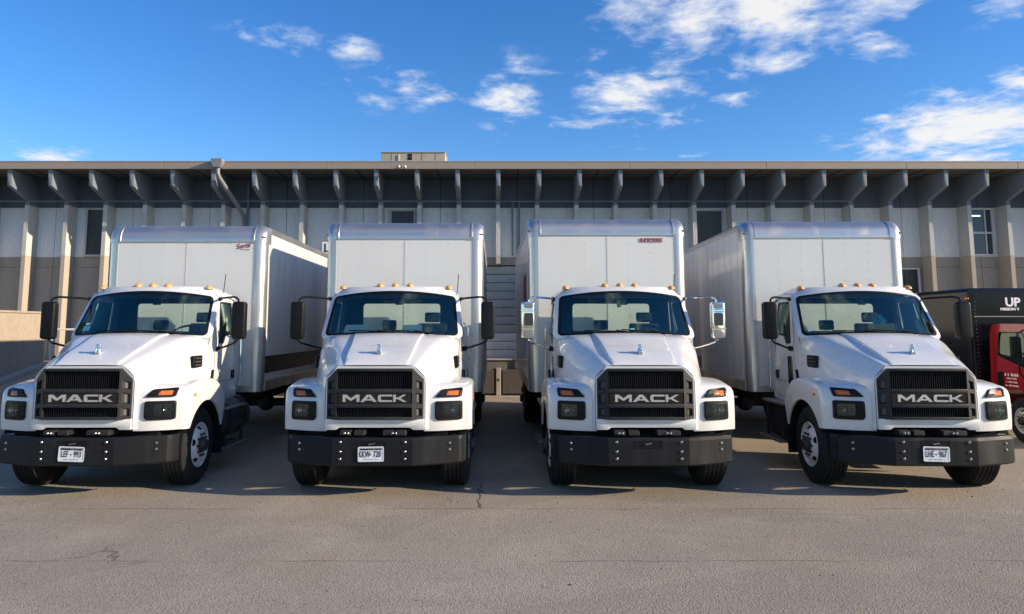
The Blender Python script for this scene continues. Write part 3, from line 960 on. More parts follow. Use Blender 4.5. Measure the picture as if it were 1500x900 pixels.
        ln.mirror(s); ln.build('wheel_liner', 'matte_black', fen)
        # lamps sit proud of the swept fender skin
        def skin(x, z, o):
            drop = 0.035 * sstep(0.75, 1.15, x) * sstep(1.0, 1.4, z)
            zz_ = z + drop
            yv = prof[0][0]
            for (ya, za), (yb, zb_) in zip(prof[:6], prof[1:7]):
                if za <= zz_ <= zb_: yv = ya + (yb - ya) * (zz_ - za) / (zb_ - za)
            q = pt(min(x, 1.10), (yv, zz_))
            yy = q[1] + (0.4 * max(0, x - 1.10) ** 1.0)
            return (x, yy - o, z)
        def dense(l, m=5):
            return [(l[i][0] + (l[(i + 1) % len(l)][0] - l[i][0]) * k / m, l[i][1] + (l[(i + 1) % len(l)][1] - l[i][1]) * k / m) for i in range(len(l)) for k in range(m)]
        def fill(l, o, name, m_, par):
            cx = sum(p[0] for p in l) / len(l); cz = sum(p[1] for p in l) / len(l)
            rg = [[skin(cx + (x - cx) * k, cz + (z - cz) * k, o) for x, z in l] for k in (1, .8, .6, .4, .2, .01)]
            return MB().grid(rg, True).mirror(s).build(name, m_, par, smooth=40)
        def bezel(l_out, l_in, o, name):
            lo_, li_ = dense(l_out), dense(l_in)
            mb = MB().grid([[skin(x, z, -0.02) for x, z in lo_], [skin(x, z, o - 0.006) for x, z in lo_],
                            [skin(x + (x2 - x) * .15, z + (z2 - z) * .15, o) for (x, z), (x2, z2) in zip(lo_, li_)],
                            [skin(x, z, o) for x, z in li_], [skin(x, z, 0.004) for x, z in li_]], True)
            return mb.mirror(s).build(name, 'black_plastic', root, smooth=25)
        bz = rpoly([(.735, 1.02), (.765, .992), (1.055, .992), (1.07, 1.01), (1.07, 1.205), (1.055, 1.222), (.745, 1.222), (.735, 1.20)], 0.012, 2)
        ho = rpoly([(.838, 1.052), (.858, 1.034), (1.022, 1.034), (1.034, 1.046), (1.034, 1.172), (1.022, 1.184), (.850, 1.184), (.838, 1.172)], 0.014, 2)
        hl = bezel(bz, ho, 0.030, 'headlight')
        fill(dense(ho), 0.006, 'lamp_backing', 'lamp_inner', hl)
        for cx, cz, r_ in ((.936, 1.109, 0.040), (.875, 1.109, 0.022), (.998, 1.109, 0.022), (.936, 1.163, 0.014), (.936, 1.055, 0.014)):
            p = skin(cx, cz, 0.012)
            MB().lathe([(0.0, -0.012), (r_ * 0.35, -0.010), (r_ * 0.6, 0.002), (r_ * 0.9, -0.006), (r_, -0.008), (r_, 0.004)], 'y', p, 14).mirror(s).build('lamp_reflector', 'lamp_led', hl)
        fill(dense(ho), 0.026, 'lens', 'clear_lens', hl)
        tz = rpoly([(.735, 1.272), (.82, 1.366), (1.055, 1.378), (1.072, 1.365), (1.062, 1.282), (1.045, 1.268)], 0.014, 2)
        th = rpoly([(.870, 1.292), (.89, 1.345), (1.032, 1.352), (1.042, 1.345), (1.034, 1.297), (1.02, 1.289)], 0.012, 2)
        tso = bezel(tz, th, 0.028, 'turn_signal')
        fill(dense(th), 0.012, 'amber_lens', 'amber_dark', tso)
        rb = MB()
        for k in range(3): rb.tube([skin(.895, 1.303 + k * 0.017, 0.014), skin(.955, 1.304 + k * 0.017, 0.015), skin(1.015, 1.305 + k * 0.017, 0.014)], 0.005, 5)
        rb.mirror(s); rb.build('amber_rib', 'amber', tso)['kind'] = 'stuff'
        # side marker on the fender
        mk = MB().prism(rrect(0.62, 1.27, 0.075, 0.04, 0.015), 'x', 1.185, 1.200).mirror(s)
        mk.build('side_marker', 'amber', fen, bevel=0.004, seg=1)
        # mud flap behind the wheel
        MB().box(0.72, 1.17, 1.70, 1.74, 0.36, 1.16).mirror(s).build('mud_flap', 'matte_black', root, bevel=0.01, seg=1)

    # ---- cab
    def loop(a, b, r, n=10):
        # rounded rectangle in (u, v): returns points on the windshield surface
        pts = []
        ratio = 0.94 / 0.32
        for sxn, szn, a0 in ((1, 1, 0), (-1, 1, 90), (-1, -1, 180), (1, -1, 270)):
            for k in range(n + 1):
                t = R(a0 + 90 * k / n)
                pts.append((sxn * (a - r / ratio) + r / ratio * math.cos(t), szn * (b - r) + r * math.sin(t)))
        # densify long edges
        out = []
        for i in range(len(pts)):
            p, q = pts[i], pts[(i + 1) % len(pts)]
            m = max(1, int(abs(p[0] - q[0]) / 0.12))
            for k in range(m): out.append((p[0] + (q[0] - p[0]) * k / m, p[1] + (q[1] - p[1]) * k / m))
        return out

    def WS(p, off=0.0):
        x, y, z = ws(p[0], p[1] * 0.5 + 0.5)
        return (x, y - off, z + off * 0.5)
    base = loop(0.985, 0.97, 0.20)
    rings = [[WS((u * k, v * k)) for u, v in base] for k in (1.0, 0.85, 0.65, 0.45, 0.25, 0.02)]
    wsd = MB().grid(rings, True).build('windshield', 'windshield_glass', root, smooth=60)
    g1 = loop(0.972, 0.945, 0.20); g2 = loop(1.012, 1.03, 0.21)
    MB().grid([[WS(p, 0.004) for p in g1], [WS(p, 0.008) for p in g2], [WS(p, -0.01) for p in g2]], True).build('windshield_seal', 'black_plastic', wsd, smooth=50)
    wp = MB()
    for x0, x1 in ((0.08, -0.62), (0.62, -0.08)):
        pts = []
        for k in range(9):
            t = k / 8
            u = x0 + (x1 - x0) * t
            pts.append(WS((u, -0.985 + 0.10 * t), 0.022))
        wp.tube(pts, 0.008, 6)
        wp.tube([WS((x0, -1.02), 0.03), WS((x0 * 0.65 + x1 * 0.35, -0.93), 0.035)], 0.010, 6)
    wp.build('wiper', 'matte_black', wsd)

    frm = loop(1.008, 1.02, 0.21); out = loop(1.075, 1.14, 0.24)
    cab = MB().grid([[WS(p, 0.002) for p in frm], [WS(p, 0.0) for p in out], [tuple(Vector(WS(p)) + Vector((0, 0.06, 0))) for p in out]], True)
    # rear wall with window
    cab.sheet([(-0.985, 1.05), (0.985, 1.05), (0.985, 2.0), (0.93, 2.55), (0.80, 2.68), (-0.80, 2.68), (-0.93, 2.55), (-0.985, 2.0)],
              [rrect(0, 2.29, 1.24, 0.46, 0.06)], lambda x, z: (x, 2.775, z))
    cab = cab.build('cab', 'white_paint', root, smooth=40)
    # white scuttle that closes the hood against the pillars
    rr_ = []
    for x, y, z in hood_rear:
        u = max(-1.06, min(1.06, x / 0.945))
        q = ws(u, -0.03)
        if z < 1.70:
            q = (math.copysign(0.998, x), 1.66, z)
        rr_.append(q)
    MB().grid([hood_rear, [((a[0] + b[0]) / 2, (a[1] + b[1]) / 2, a[2] * 0.5 + b[2] * 0.5) for a, b in zip(hood_rear, rr_)], rr_]).build('scuttle', 'white_paint', cab, smooth=40)
    # cowl under the windshield
    cw = MB()
    rows = []
    for i in range(21):
        u = -0.93 + 1.86 * i / 20
        x, y, z = ws(u, 0)
        rows.append([(x, y - 0.10, z - 0.075), (x, y - 0.02, z - 0.028), (x, y + 0.03, z - 0.02)])
    cw.grid(rows).build('cowl', 'black_plastic', cab)
    # cab sides: quarter panel with a door opening, and the door
    for s in S:
        dr = rpoly([(1.80, 1.10), (2.66, 1.10), (2.68, 1.16), (2.68, 2.56), (2.66, 2.60), (2.06, 2.60), (1.80, 1.98)], 0.04, 3)
        dro = [(1.785 if y < 1.9 else y + 0.008 * (1 if y > 2.3 else -1), z + 0.008 * (1 if z > 2 else -1)) for y, z in dr]
        outer = [(1.62, 1.12), (1.70, 1.05), (2.70, 1.02), (2.775, 1.10), (2.775, 2.56), (2.74, 2.63), (2.3, 2.66), (1.99, 2.64), (1.965, 2.58), (1.78, 2.30), (1.605, 2.02)]
        side = MB().sheet(outer, [dro], lambda y, z: (sx_(z) - 0.004, y, z))
        side.grid([[(sx_(z) - 0.004, y, z) for y, z in dro + dro[:1]], [(sx_(z) - 0.03, y, z) for y, z in dro + dro[:1]]])
        side.mirror(s).build('cab_side', 'white_paint', cab, smooth=25)
        win = rpoly([(1.915, 1.90), (2.11, 1.89), (2.215, 2.01), (2.59, 2.025), (2.59, 2.52), (2.10, 2.52)], 0.035, 3)
        # inner subdivision lines keep the door skin following the curve
        dm = MB().sheet(dr, [win], lambda y, z: (sx_(z), y, z))
        dm.grid([[(sx_(z), y, z) for y, z in win + win[:1]], [(sx_(z) - 0.02, y, z) for y, z in win + win[:1]]])
        dm.grid([[(sx_(z), y, z) for y, z in dr + dr[:1]], [(sx_(z) - 0.02, y, z) for y, z in dr + dr[:1]]])
        dm.mirror(s)
        door = dm.build('door', 'white_paint', root, smooth=25)
        wi = rpoly([(1.945, 1.925), (2.095, 1.915), (2.20, 2.035), (2.565, 2.05), (2.565, 2.495), (2.115, 2.495)], 0.03, 3)
        MB().sheet(win, [wi], lambda y, z: (sx_(z) + 0.004, y, z)).mirror(s).build('window_seal', 'black_plastic', door, smooth=0)
        MB().sheet(wi, [], lambda y, z: (sx_(z) - 0.008, y, z)).mirror(s).build('door_window', 'side_glass', door, smooth=0)
        MB().prism(rrect(2.55, 1.42, 0.10, 0.13, 0.02), 'x', 0.985, 1.018).mirror(s).build('door_handle', 'black_plastic', door, bevel=0.006, seg=1)
        if s < 0:
            MB().prism(rrect(1.98, 1.50, 0.17, 0.42, 0.02), 'x', 0.985, 1.008).mirror(s).build('peep_window', 'gloss_black', door, bevel=0.004, seg=1)
        MB().box(0.998, 1.004, 1.86, 2.62, 1.335, 1.347).mirror(s).build('door_crease', 'ink_grey', door, smooth=0)
        MB().tube([(s * 1.01, 1.74, 1.28), (s * 1.025, 1.74, 1.31), (s * 1.02, 1.70, 1.26)], 0.03, 8).build('door_hinge', 'black_plastic', door)
        # chrome grab handle behind the door
        MB().tube([(s * 1.0, 2.735, 1.17), (s * 1.055, 2.735, 1.19), (s * 1.06, 2.735, 1.22), (s * 1.05, 2.735, 2.12), (s * 1.03, 2.735, 2.17), (s * 0.965, 2.735, 2.22)], 0.014, 8).build('grab_handle', 'chrome', root)
    # roof
    rows = []
    rows.append([WS((1.045 * i / 14, 1.10), -0.012) for i in range(-14, 15)])
    rows.append([WS((1.05 * i / 14, 1.14), 0.0) for i in range(-14, 15)])
    for y, z in ((1.84, 2.738), (1.92, 2.752), (2.1, 2.765), (2.4, 2.765), (2.62, 2.745), (2.72, 2.71), (2.765, 2.66), (2.775, 2.6)):
        row = []
        for i in range(-14, 15):
            u = i / 14
            a = abs(u)
            x = u * 0.95
            drop = 0.02 * a * a + 0.155 * max(0, (a - 0.70) / 0.30) ** 2.2
            yy = y + 0.20 * u * u * sstep(2.6, 1.78, y)
            row.append((x, yy, z - drop * (1 if z > 2.62 else 0.35)))
        rows.append(row)
    roof = MB().grid(rows).build('roof', 'white_paint', cab, smooth=40)
    lamp = MB()
    lamp.lathe([(0.062, 0.0), (0.062, 0.012), (0.050, 0.034), (0.028, 0.050), (0.0, 0.055)], 'z', (0, 0, 0), 14)
    lm = lamp.mesh('marker_light', 'amber_marker', smooth=40)
    for x in (-0.79, -0.22, 0, 0.22, 0.79):
        o = link('marker_light', lm, roof, (x, 1.90 + 0.17 * x * x, 2.738 - 0.05 * x * x), (0, 0, 0))
        o.scale = (0.9, 1.2, 0.95)
    MB().tube([(0.90, 2.30, 2.62), (0.92, 2.32, 2.95)], 0.006, 5).build('antenna', 'matte_black', roof)

    # ---- mirrors
    for s in S:
        hz = MB().prism(rrect(1.375, 2.235, 0.195, 0.54, 0.045, 5), 'y', 1.60, 1.74).mirror(s)
        mr = hz.build('mirror', 'black_plastic', root, bevel=0.028, seg=3)
        mr['variant'] = 'mirror'
        MB().prism(rrect(1.375, 2.235, 0.155, 0.48, 0.03, 4), 'y', 1.741, 1.744).mirror(s).build('mirror_glass', 'lamp_reflector', mr, smooth=0)
        for path in ([(s * 0.945, 2.03, 2.555), (s * 1.06, 1.86, 2.565), (s * 1.27, 1.70, 2.575), (s * 1.33, 1.67, 2.56), (s * 1.355, 1.66, 2.53), (s * 1.36, 1.66, 2.45)],
                     [(s * 1.36, 1.66, 2.05), (s * 1.355, 1.66, 1.95), (s * 1.32, 1.67, 1.915), (s * 1.13, 1.78, 1.85), (s * 1.0, 1.87, 1.82)]):
            MB().tube(path, 0.016, 8).build('mirror_arm', 'black_plastic', mr)['variant'] = 'arm'
        MB().tube([(s * 0.97, 1.90, 1.815), (s * 1.05, 1.84, 1.83)], 0.038, 8).build('arm_mount', 'black_plastic', mr)
        MB().tube([(s * 0.935, 2.05, 2.55), (s * 0.99, 1.97, 2.56)], 0.030, 8).build('arm_mount', 'black_plastic', mr)

    # ---- interior seen through the glass
    dsh = MB()
    rows = []
    for i in range(17):
        u = -1.0 + 2.0 * i / 16
        x, y, z = ws(u, 0)
        x *= 0.97
        rows.append([(x, y + 0.03, z - 0.03), (x, 1.72, 2.03), (x, 1.88, 2.02), (x, 1.95, 1.9), (x, 1.95, 1.3)])
    dsh.grid(rows)
    dsh.box(0.15, 0.70, 1.78, 1.93, 2.0, 2.075)
    dsh.build('dashboard', 'interior', root, smooth=30)
    inn = MB()
    inn.box(-0.95, 0.95, 1.75, 2.74, 1.14, 1.18)                      # floor
    inn.sheet([(-0.93, 1.15), (0.93, 1.15), (0.93, 2.2), (0.90, 2.6), (-0.90, 2.6), (-0.93, 2.2)], [rrect(0, 2.29, 1.22, 0.44, 0.05)], lambda x, z: (x, 2.755, z))
    inn.add([(-0.90, 2.12, 2.59), (0.90, 2.12, 2.59), (0.90, 2.75, 2.60), (-0.90, 2.75, 2.60)], [(0, 1, 2, 3)])
    hl_ = []
    for i in range(13):
        u = -0.98 + 1.96 * i / 12
        q = ws(u, 0.985)
        hl_.append((q[0] * 0.985, q[1] + 0.03, q[2] - 0.012))
    inn.grid([hl_, [(max(-0.90, min(0.90, x)), max(y + 0.01, 2.12), 2.59) for x, y, z in hl_]])
    for s in S:
        inn.add([(s * 0.955, 1.80, 1.15), (s * 0.955, 2.74, 1.15), (s * 0.955, 2.74, 2.0), (s * 0.955, 1.90, 1.90)], [(0, 1, 2, 3)])
        inn.add([(s * 0.90, 2.62, 2.0), (s * 0.90, 2.75, 2.0), (s * 0.88, 2.75, 2.6), (s * 0.88, 2.62, 2.6)], [(0, 1, 2, 3)])
    inn.build('cab_lining', 'interior', cab, smooth=0)
    for x, w, z1, hw in ((0.50, 0.46, 2.20, 0.24), (-0.30, 0.86, 2.08, 0.22)):
        st = MB().prism(rpoly([(2.18, 1.40), (2.60, 1.40), (2.68, 1.75), (2.72, z1), (2.60, z1), (2.53, 1.62), (2.18, 1.58)], 0.04, 2), 'x', x - w / 2, x + w / 2)
        so = st.build('seat', 'seat_cloth', root, bevel=0.04, seg=3)
        MB().prism(rpoly([(2.58, z1 + 0.015), (2.68, z1 + 0.015), (2.69, z1 + 0.17), (2.60, z1 + 0.17)], 0.03, 2), 'x', x - hw / 2 + (0.12 if w > .6 else 0), x + hw / 2 + (0.12 if w > .6 else 0)).build('headrest', 'seat_cloth', so, bevel=0.03, seg=2)
    sw = MB()
    pts = []
    c = Vector((0.46, 2.02, 2.035))
    for k in range(25):
        t = 2 * math.pi * k / 24
        pts.append(tuple(c + Vector((0.21 * math.cos(t), 0.21 * math.sin(t) * 0.80, 0.21 * math.sin(t) * 0.60))))
    sw.tube(pts, 0.017, 6)
    sw.tube([tuple(c + Vector((-0.2, 0, 0))), tuple(c + Vector((0.2, 0, 0)))], 0.02, 6).tube([tuple(c), tuple(c + Vector((0, -0.15, -0.25)))], 0.04, 8)
    sw.build('steering_wheel', 'interior', root)
    MB().prism(rrect(0.06, 2.52, 0.12, 0.11, 0.02), 'y', 1.90, 1.93).build('sun_visor_clip', 'grille_plastic', cab, bevel=0.006, seg=1).name = 'sensor_box'

    # ---- running gear
    tp = []
    Rr, Wd = 0.51, 0.29
    # tyre profile: (radius, x), outer face at x = 0 towards +x
    tp = [(0.29, 0.045), (0.305, 0.052), (0.34, 0.060), (0.40, 0.066), (0.45, 0.058), (0.485, 0.035), (0.500, 0.015)]
    for i in range(5):
        x0 = 0.012 - i * 0.053
        tp += [(0.510, x0), (0.511, x0 - 0.040), (0.497, x0 - 0.043), (0.497, x0 - 0.050)]
    tp = tp[:-2]
    xl = tp[-1][1]
    tp += [(0.500, xl - 0.004), (0.485, xl - 0.02), (0.45, xl - 0.043), (0.40, xl - 0.05), (0.34, xl - 0.045), (0.29, xl - 0.03)]
    tyre = MB().lathe(tp, 'x', (0, 0, 0), 48).mesh('tyre', 'rubber_tyre', smooth=40)
    # white steel disc wheel, bulging outwards
    rp_ = [(0.293, 0.045), (0.285, 0.055), (0.270, 0.030), (0.262, 0.005), (0.255, -0.01), (0.245, -0.005), (0.23, 0.02), (0.205, 0.052), (0.19, 0.062), (0.15, 0.066), (0.135, 0.066), (0.0, 0.066)]
    rim = MB().lathe(rp_, 'x', (0, 0, 0), 40).mesh('rim', 'wheel_white', smooth=40)
    hb = MB().lathe([(0.105, 0.066), (0.105, 0.085), (0.085, 0.10), (0.075, 0.135), (0.06, 0.145), (0.0, 0.147)], 'x', (0, 0, 0), 20)
    for k in range(10):
        t = 2 * math.pi * k / 10
        hb.lathe([(0.018, 0.064), (0.018, 0.084), (0.010, 0.088), (0.010, 0.102), (0.0, 0.102)], 'x', (0, 0.142 * math.cos(t), 0.142 * math.sin(t)), 6)
    hub = hb.mesh('hub', 'hub_dark', smooth=30)
    for t in (0.0,):
        cy, cz = 0.222 * math.cos(t), 0.222 * math.sin(t)
        er = Vector((0, math.cos(t), math.sin(t))); et = Vector((0, -math.sin(t), math.cos(t)))
        rg = []
        for kr in (1.0, 0.66, 0.33, 0.01):
            row = []
            for j in range(14):
                q = 2 * math.pi * j / 14
                p = er * (0.2185 + 0.024 * kr * math.cos(q)) + et * (0.044 * kr * math.sin(q))
                rr = math.hypot(p.y, p.z)
                xx = 0.02 + (0.23 - rr) / 0.025 * 0.032 if rr > 0.205 else 0.052 + (0.205 - rr) * 0.7
                row.append((xx + 0.006, p.y, p.z))
            rg.append(row)
        hole = MB().grid(rg, True).mesh('hand_hole', 'matte_black', smooth=0)

    def wheel(x, y, s):
        w_ = link('wheel', rim, root, (s * x, y, 0.505 - SINK), (0, 0, 0 if s > 0 else math.pi))
        link('tyre', tyre, w_); link('hub', hub, w_)
        for k in range(5): link('hand_hole', hole, w_, (0, 0, 0), (2 * math.pi * (k + 0.3) / 5, 0, 0))
        return w_
    for s in S:
        wheel(1.07, 1.05, s)
        wheel(1.13, 7.75, s)
        wheel(0.80, 7.75, s)
    ch = MB()
    for s in S: ch.box(s * 0.43 - 0.04, s * 0.43 + 0.04, 0.35, 10.2, 0.72, 0.98)
    for y in (0.6, 2.2, 4.0, 6.0, 8.6, 10.1): ch.box(-0.39, 0.39, y - 0.05, y + 0.05, 0.76, 0.94)
    ch.tube([(-0.95, 1.05, 0.46), (0.95, 1.05, 0.46)], 0.06, 8).tube([(-1.0, 7.75, 0.5), (1.0, 7.75, 0.5)], 0.09, 8)
    ch.lathe([(0.0, -0.22), (0.14, -0.18), (0.2, 0), (0.14, 0.18), (0.0, 0.22)], 'y', (0, 7.75, 0.5), 12)
    ch.box(-0.40, 0.40, 0.45, 1.5, 0.55, 1.25)
    ch.box(-1.15, 1.15, 10.30, 10.38, 0.50, 0.62).box(-0.5, -0.42, 10.2, 10.3, 0.55, 1.0).box(0.42, 0.5, 10.2, 10.3, 0.55, 1.0)
    ch.build('chassis', 'chassis_black', root, smooth=30)
    # fuel tank and steps on the driver's side
    tk = MB().lathe([(0.0, 1.86), (0.27, 1.86), (0.315, 1.90), (0.315, 3.02), (0.27, 3.06), (0.0, 3.06)], 'y', (0.84, 0, 0.78), 28)
    tk = tk.build('fuel_tank', 'tank_dark', root, smooth=40)
    for y in (2.10, 2.75):
        MB().lathe([(0.316, y), (0.326, y), (0.326, y + 0.06), (0.316, y + 0.06)], 'y', (0.84, 0, 0.78), 28).build('tank_strap', 'chassis_black', tk, smooth=40)
    sp = []
    st1 = MB().box(0.92, 1.19, 1.90, 2.72, 0.93, 0.965)
    st1.build('step', 'step_metal', root, bevel=0.008, seg=1)
    MB().box(0.90, 1.20, 1.92, 2.78, 0.375, 0.415).build('step', 'step_metal', root, bevel=0.008, seg=1)
    for y in (1.93, 2.68): MB().box(1.10, 1.14, y, y + 0.04, 0.41, 0.935).build('step_hanger', 'chassis_black', root, smooth=0)
    MB().box(-1.19, -0.90, 1.78, 2.75, 1.00, 1.035).build('step', 'step_metal', root, bevel=0.008, seg=1)
    MB().box(-1.22, -0.92, 1.95, 2.85, 0.455, 0.495).build('step', 'step_metal', root, bevel=0.008, seg=1)
    bb = MB().box(-1.08, -0.50, 1.80, 2.74, 0.52, 0.98)
    bb.build('battery_box', 'chassis_black', root, bevel=0.02, seg=1)
    for y in (1.98, 2.68): MB().box(-1.14, -1.10, y, y + 0.04, 0.49, 1.005).build('step_hanger', 'chassis_black', root, smooth=0)


def make_box(root, zt, side_stripe=False, seams=7):
    """cargo body; zt is the top height"""
    x1, y0, y1, zb = 1.295, 3.04, 10.40, 1.10
    capz = zt - 0.275
    rad = 0.26
    bx = MB()
    bx.box(-1.17, 1.17, y0 + 0.012, y0 + 0.06, zb + 0.10, capz - 0.004)
    body = bx.build('cargo_box', 'box_white', root, smooth=0)
    # floor, roof and rear
    MB().box(-1.24, 1.24, y0 + 0.10, y1 - 0.02, zb + 0.02, zb + 0.16).build('box_floor', 'chassis_black', body, smooth=0)
    rr = [[(x, y, zt - 0.012 + 0.015 * (1 - (x / 1.2) ** 2)) for x in (-1.2, -0.8, -0.4, 0, 0.4, 0.8, 1.2)] for y in (y0 + rad, 6, 8, y1 - 0.02)]
    MB().grid(rr).build('box_roof', 'aluminium', body)
    MB().box(-1.24, 1.24, y1 - 0.05, y1, zb + 0.1, zt - 0.03).build('rear_door', 'box_white', body, smooth=0)
    # rounded aluminium nose cap across the top front
    rows = []
    for k in range(13):
        a = R(90 * k / 12)
        y = y0 + rad - rad * math.cos(a) ; z = zt - rad + rad * math.sin(a)
        rows.append([(-1.13, y, z), (-0.4, y, z), (0.4, y, z), (1.13, y, z)])
    rows.insert(0, [(-1.13, y0, capz), (-0.4, y0, capz), (0.4, y0, capz), (1.13, y0, capz)])
    cap = MB().grid(rows).build('nose_cap', 'aluminium', body, smooth=40)
    MB().box(-1.13, 1.13, y0 - 0.006, y0 + 0.02, capz - 0.022, capz + 0.012).build('cap_trim', 'aluminium', body, bevel=0.004, seg=1)
    for s in (-1, 1):
        band = []
        for k in range(-1, 13):
            a = R(90 * max(k, 0) / 12)
            y = y0 + rad - (rad + 0.012) * math.cos(a); z = zt - rad + (rad + 0.012) * math.sin(a)
            if k < 0: z = capz - 0.02
            band.append([(1.085, y + 0.010, z), (1.090, y, z), (1.112, y, z), (1.117, y + 0.010, z)])
        MB().grid(band).mirror(s).build('cap_band', 'aluminium', body, smooth=40)
        # corner casting
        rows = []
        cx = 1.155; rx = 0.14
        for j in range(9):
            b = R(90 * j / 8)
            kx = cx + rx * math.sin(b) + 0.004
            kk = 0.11 * (1 - math.cos(b))
            col = [(kx, y0 - 0.006 + kk, capz - 0.03), (kx, y0 - 0.006 + kk, capz + 0.01)]
            for k in range(1, 13):
                a = R(90 * k / 12)
                r2 = rad + 0.006 - kk
                col.append((kx, y0 + rad - r2 * math.cos(a), zt - rad + r2 * math.sin(a)))
            col.append((kx, y0 + rad + 0.06, zt + 0.006 - kk))
            rows.append(col)
        fc = MB().grid(rows)
        fc.grid([[(1.10, p[1] - 0.0, p[2]) for p in rows[0]], rows[0]])
        # the flat side of the casting
        edge = rows[-1]
        fc.add([(edge[0][0], y0 + rad + 0.06, capz - 0.03)] + list(edge), [tuple(range(len(edge) + 1))])
        fc.mirror(s)
        fo = fc.build('corner_casting', 'aluminium', body, smooth=40)
        MB().box(1.20, 1.285, y0 + 0.012, y0 + 0.05, capz + 0.045, capz + 0.075).mirror(s).build('marker_base', 'gutter_grey', fo, smooth=0)
        MB().tube([(s * 1.245, y0 + 0.015, capz + 0.06), (s * 1.285, y0 + 0.055, capz + 0.06)], 0.018, 8).build('corner_marker', 'amber_dark', fo)
        # corner post, quarter round
        rows = []
        for j in range(11):
            b = R(90 * j / 10)
            px, py = 1.165 + 0.13 * math.sin(b), y0 + 0.13 - 0.13 * math.cos(b)
            rows.append([(px, py, zb), (px, py, zb + 0.9), (px, py, capz - 0.03)])
        rows.insert(0, [(1.15, y0, zb), (1.15, y0, zb + 0.9), (1.15, y0, capz - 0.03)])
        rows.append([(1.295, y0 + 0.20, zb), (1.295, y0 + 0.20, zb + 0.9), (1.295, y0 + 0.20, capz - 0.03)])
        MB().grid(rows).mirror(s).build('corner_post', 'aluminium', body, smooth=50)
        MB().box(1.128, 1.150, y0 + 0.003, y0 + 0.03, zb + 0.08, capz - 0.03).mirror(s).build('post_trim', 'aluminium', body, smooth=0)
        # side skin, rails
        sk = MB().sheet([(y0 + 0.18, zb + 0.17), (y1, zb + 0.17), (y1, zt - 0.10), (y0 + rad, zt - 0.10), (y0 + 0.18, zt - 0.2)], [], lambda y, z: (1.288, y, z))
        sk.mirror(s).build('side_panel', 'box_white', body, smooth=0)
        MB().prism(rpoly([(1.20, zt - 0.005), (1.30, zt - 0.03), (1.302, zt - 0.13), (1.28, zt - 0.13)], 0.02, 3), 'y', y0 + rad + 0.05, y1).mirror(s).build('top_rail', 'aluminium', body, smooth=40)
        MB().prism([(1.27, zb), (1.297, zb), (1.300, zb + 0.02), (1.300, zb + 0.16), (1.293, zb + 0.175), (1.27, zb + 0.175)], 'y', y0 + 0.20, y1).mirror(s).build('bottom_rail', 'aluminium', body, smooth=20)
        rv = MB()
        y = y0 + 0.42
        while y < y1 - 0.2:
            rv.box(1.287, 1.2905, y - 0.003, y + 0.003, zb + 0.18, zt - 0.14)
            y += 0.41
        rv.mirror(s); o = rv.build('panel_joint', 'fin_grey', body, smooth=0)
    # bottom sill on the front
    MB().box(-1.15, 1.15, y0 + 0.004, y0 + 0.06, zb, zb + 0.10).build('front_sill', 'aluminium', body, smooth=0)
    # rivets on the front wall
    rv = MB()
    for i in range(seams):
        x = -1.09 + 2.18 * i / (seams - 1)
        z = zb + 0.16
        dense = i in (0, seams - 1, seams // 2)
        while z < capz - 0.04:
            for q in ((-0.018, 0.018) if i == seams // 2 else (0,)):
                rv.lathe([(0.0085, 0.0), (0.007, -0.004), (0.0, -0.005)], 'y', (x + q + random.uniform(-.002, .002), y0 + 0.012, z), 6)
            z += 0.075 if dense else 0.15
    o = rv.build('rivet', 'rivet_grey', body, smooth=40); o['kind'] = 'stuff'
    MB().box(-0.004, 0.004, y0 + 0.0085, y0 + 0.013, zb + 0.1, capz - 0.02).build('front_joint', 'rivet_grey', body, smooth=0)
    if side_stripe:
        MB().box(1.287, 1.2925, y0 + 0.22, y1 - 0.1, 1.385, 1.665).build('side_stripe', 'stripe_black', body, smooth=0)
    return body


D0 = 9.26
PROTO_LABEL = 'white box truck with a red script mark on its box, beside the retaining wall'
t1 = empty('box_truck', (-5.045, D0, SINK), PROTO_LABEL, 'truck', 'white box trucks parked in a row')
make_cab(t1)
trucks = [t1]
for x, lab in ((-1.45, 'white box truck with white papers behind its windshield'),
               (1.88, 'white box truck with chrome mirrors and no licence plate on its bumper'),
               (5.46, 'white box truck with a light blue cloth behind its windshield, next to the red truck')):
    t = copy_tree(t1)
    t.location = (x, D0, SINK)
    t['label'] = lab
    trucks.append(t)
trucks[3].location.x = 5.34; trucks[3].rotation_euler.z = R(-2.0)
boxes = [make_box(trucks[0], 3.83, True), make_box(trucks[1], 3.88, False, 7), make_box(trucks[2], 3.94, False, 7), make_box(trucks[3], 3.90, False, 7)]


def tree(o):
    yield o
    for c in o.children: yield from tree(c)


# chrome mirrors on the third truck: bright ribbed shells
for o in tree(trucks[2]):
    if o.get('variant') in ('mirror', 'arm'):
        o.data = o.data.copy(); o.data.materials[0] = MATS['chrome']
for m_ in [o for o in trucks[2].children if o.get('variant') == 'mirror']:
    s = 1 if sum(v.co.x for v in m_.data.vertices) > 0 else -1
    for z0, z1 in ((2.41, 2.475), (2.16, 2.34), (2.005, 2.075)):
        MB().prism(rrect(1.365, (z0 + z1) / 2, 0.13, (z1 - z0), 0.02, 3), 'y', 1.585, 1.60).mirror(s).build('mirror_recess', 'gutter_grey' if z1 - z0 < 0.1 else 'lamp_inner', m_, bevel=0.006, seg=1)
    for z in (2.375, 2.11):
        MB().box(1.275, 1.475, 1.588, 1.61, z - 0.012, z + 0.012).mirror(s).build('mirror_rib', 'chrome', m_, bevel=0.006, seg=1)
for t in trucks:
    for o in list(tree(t)):
        if 'variant' in o: del o['variant']


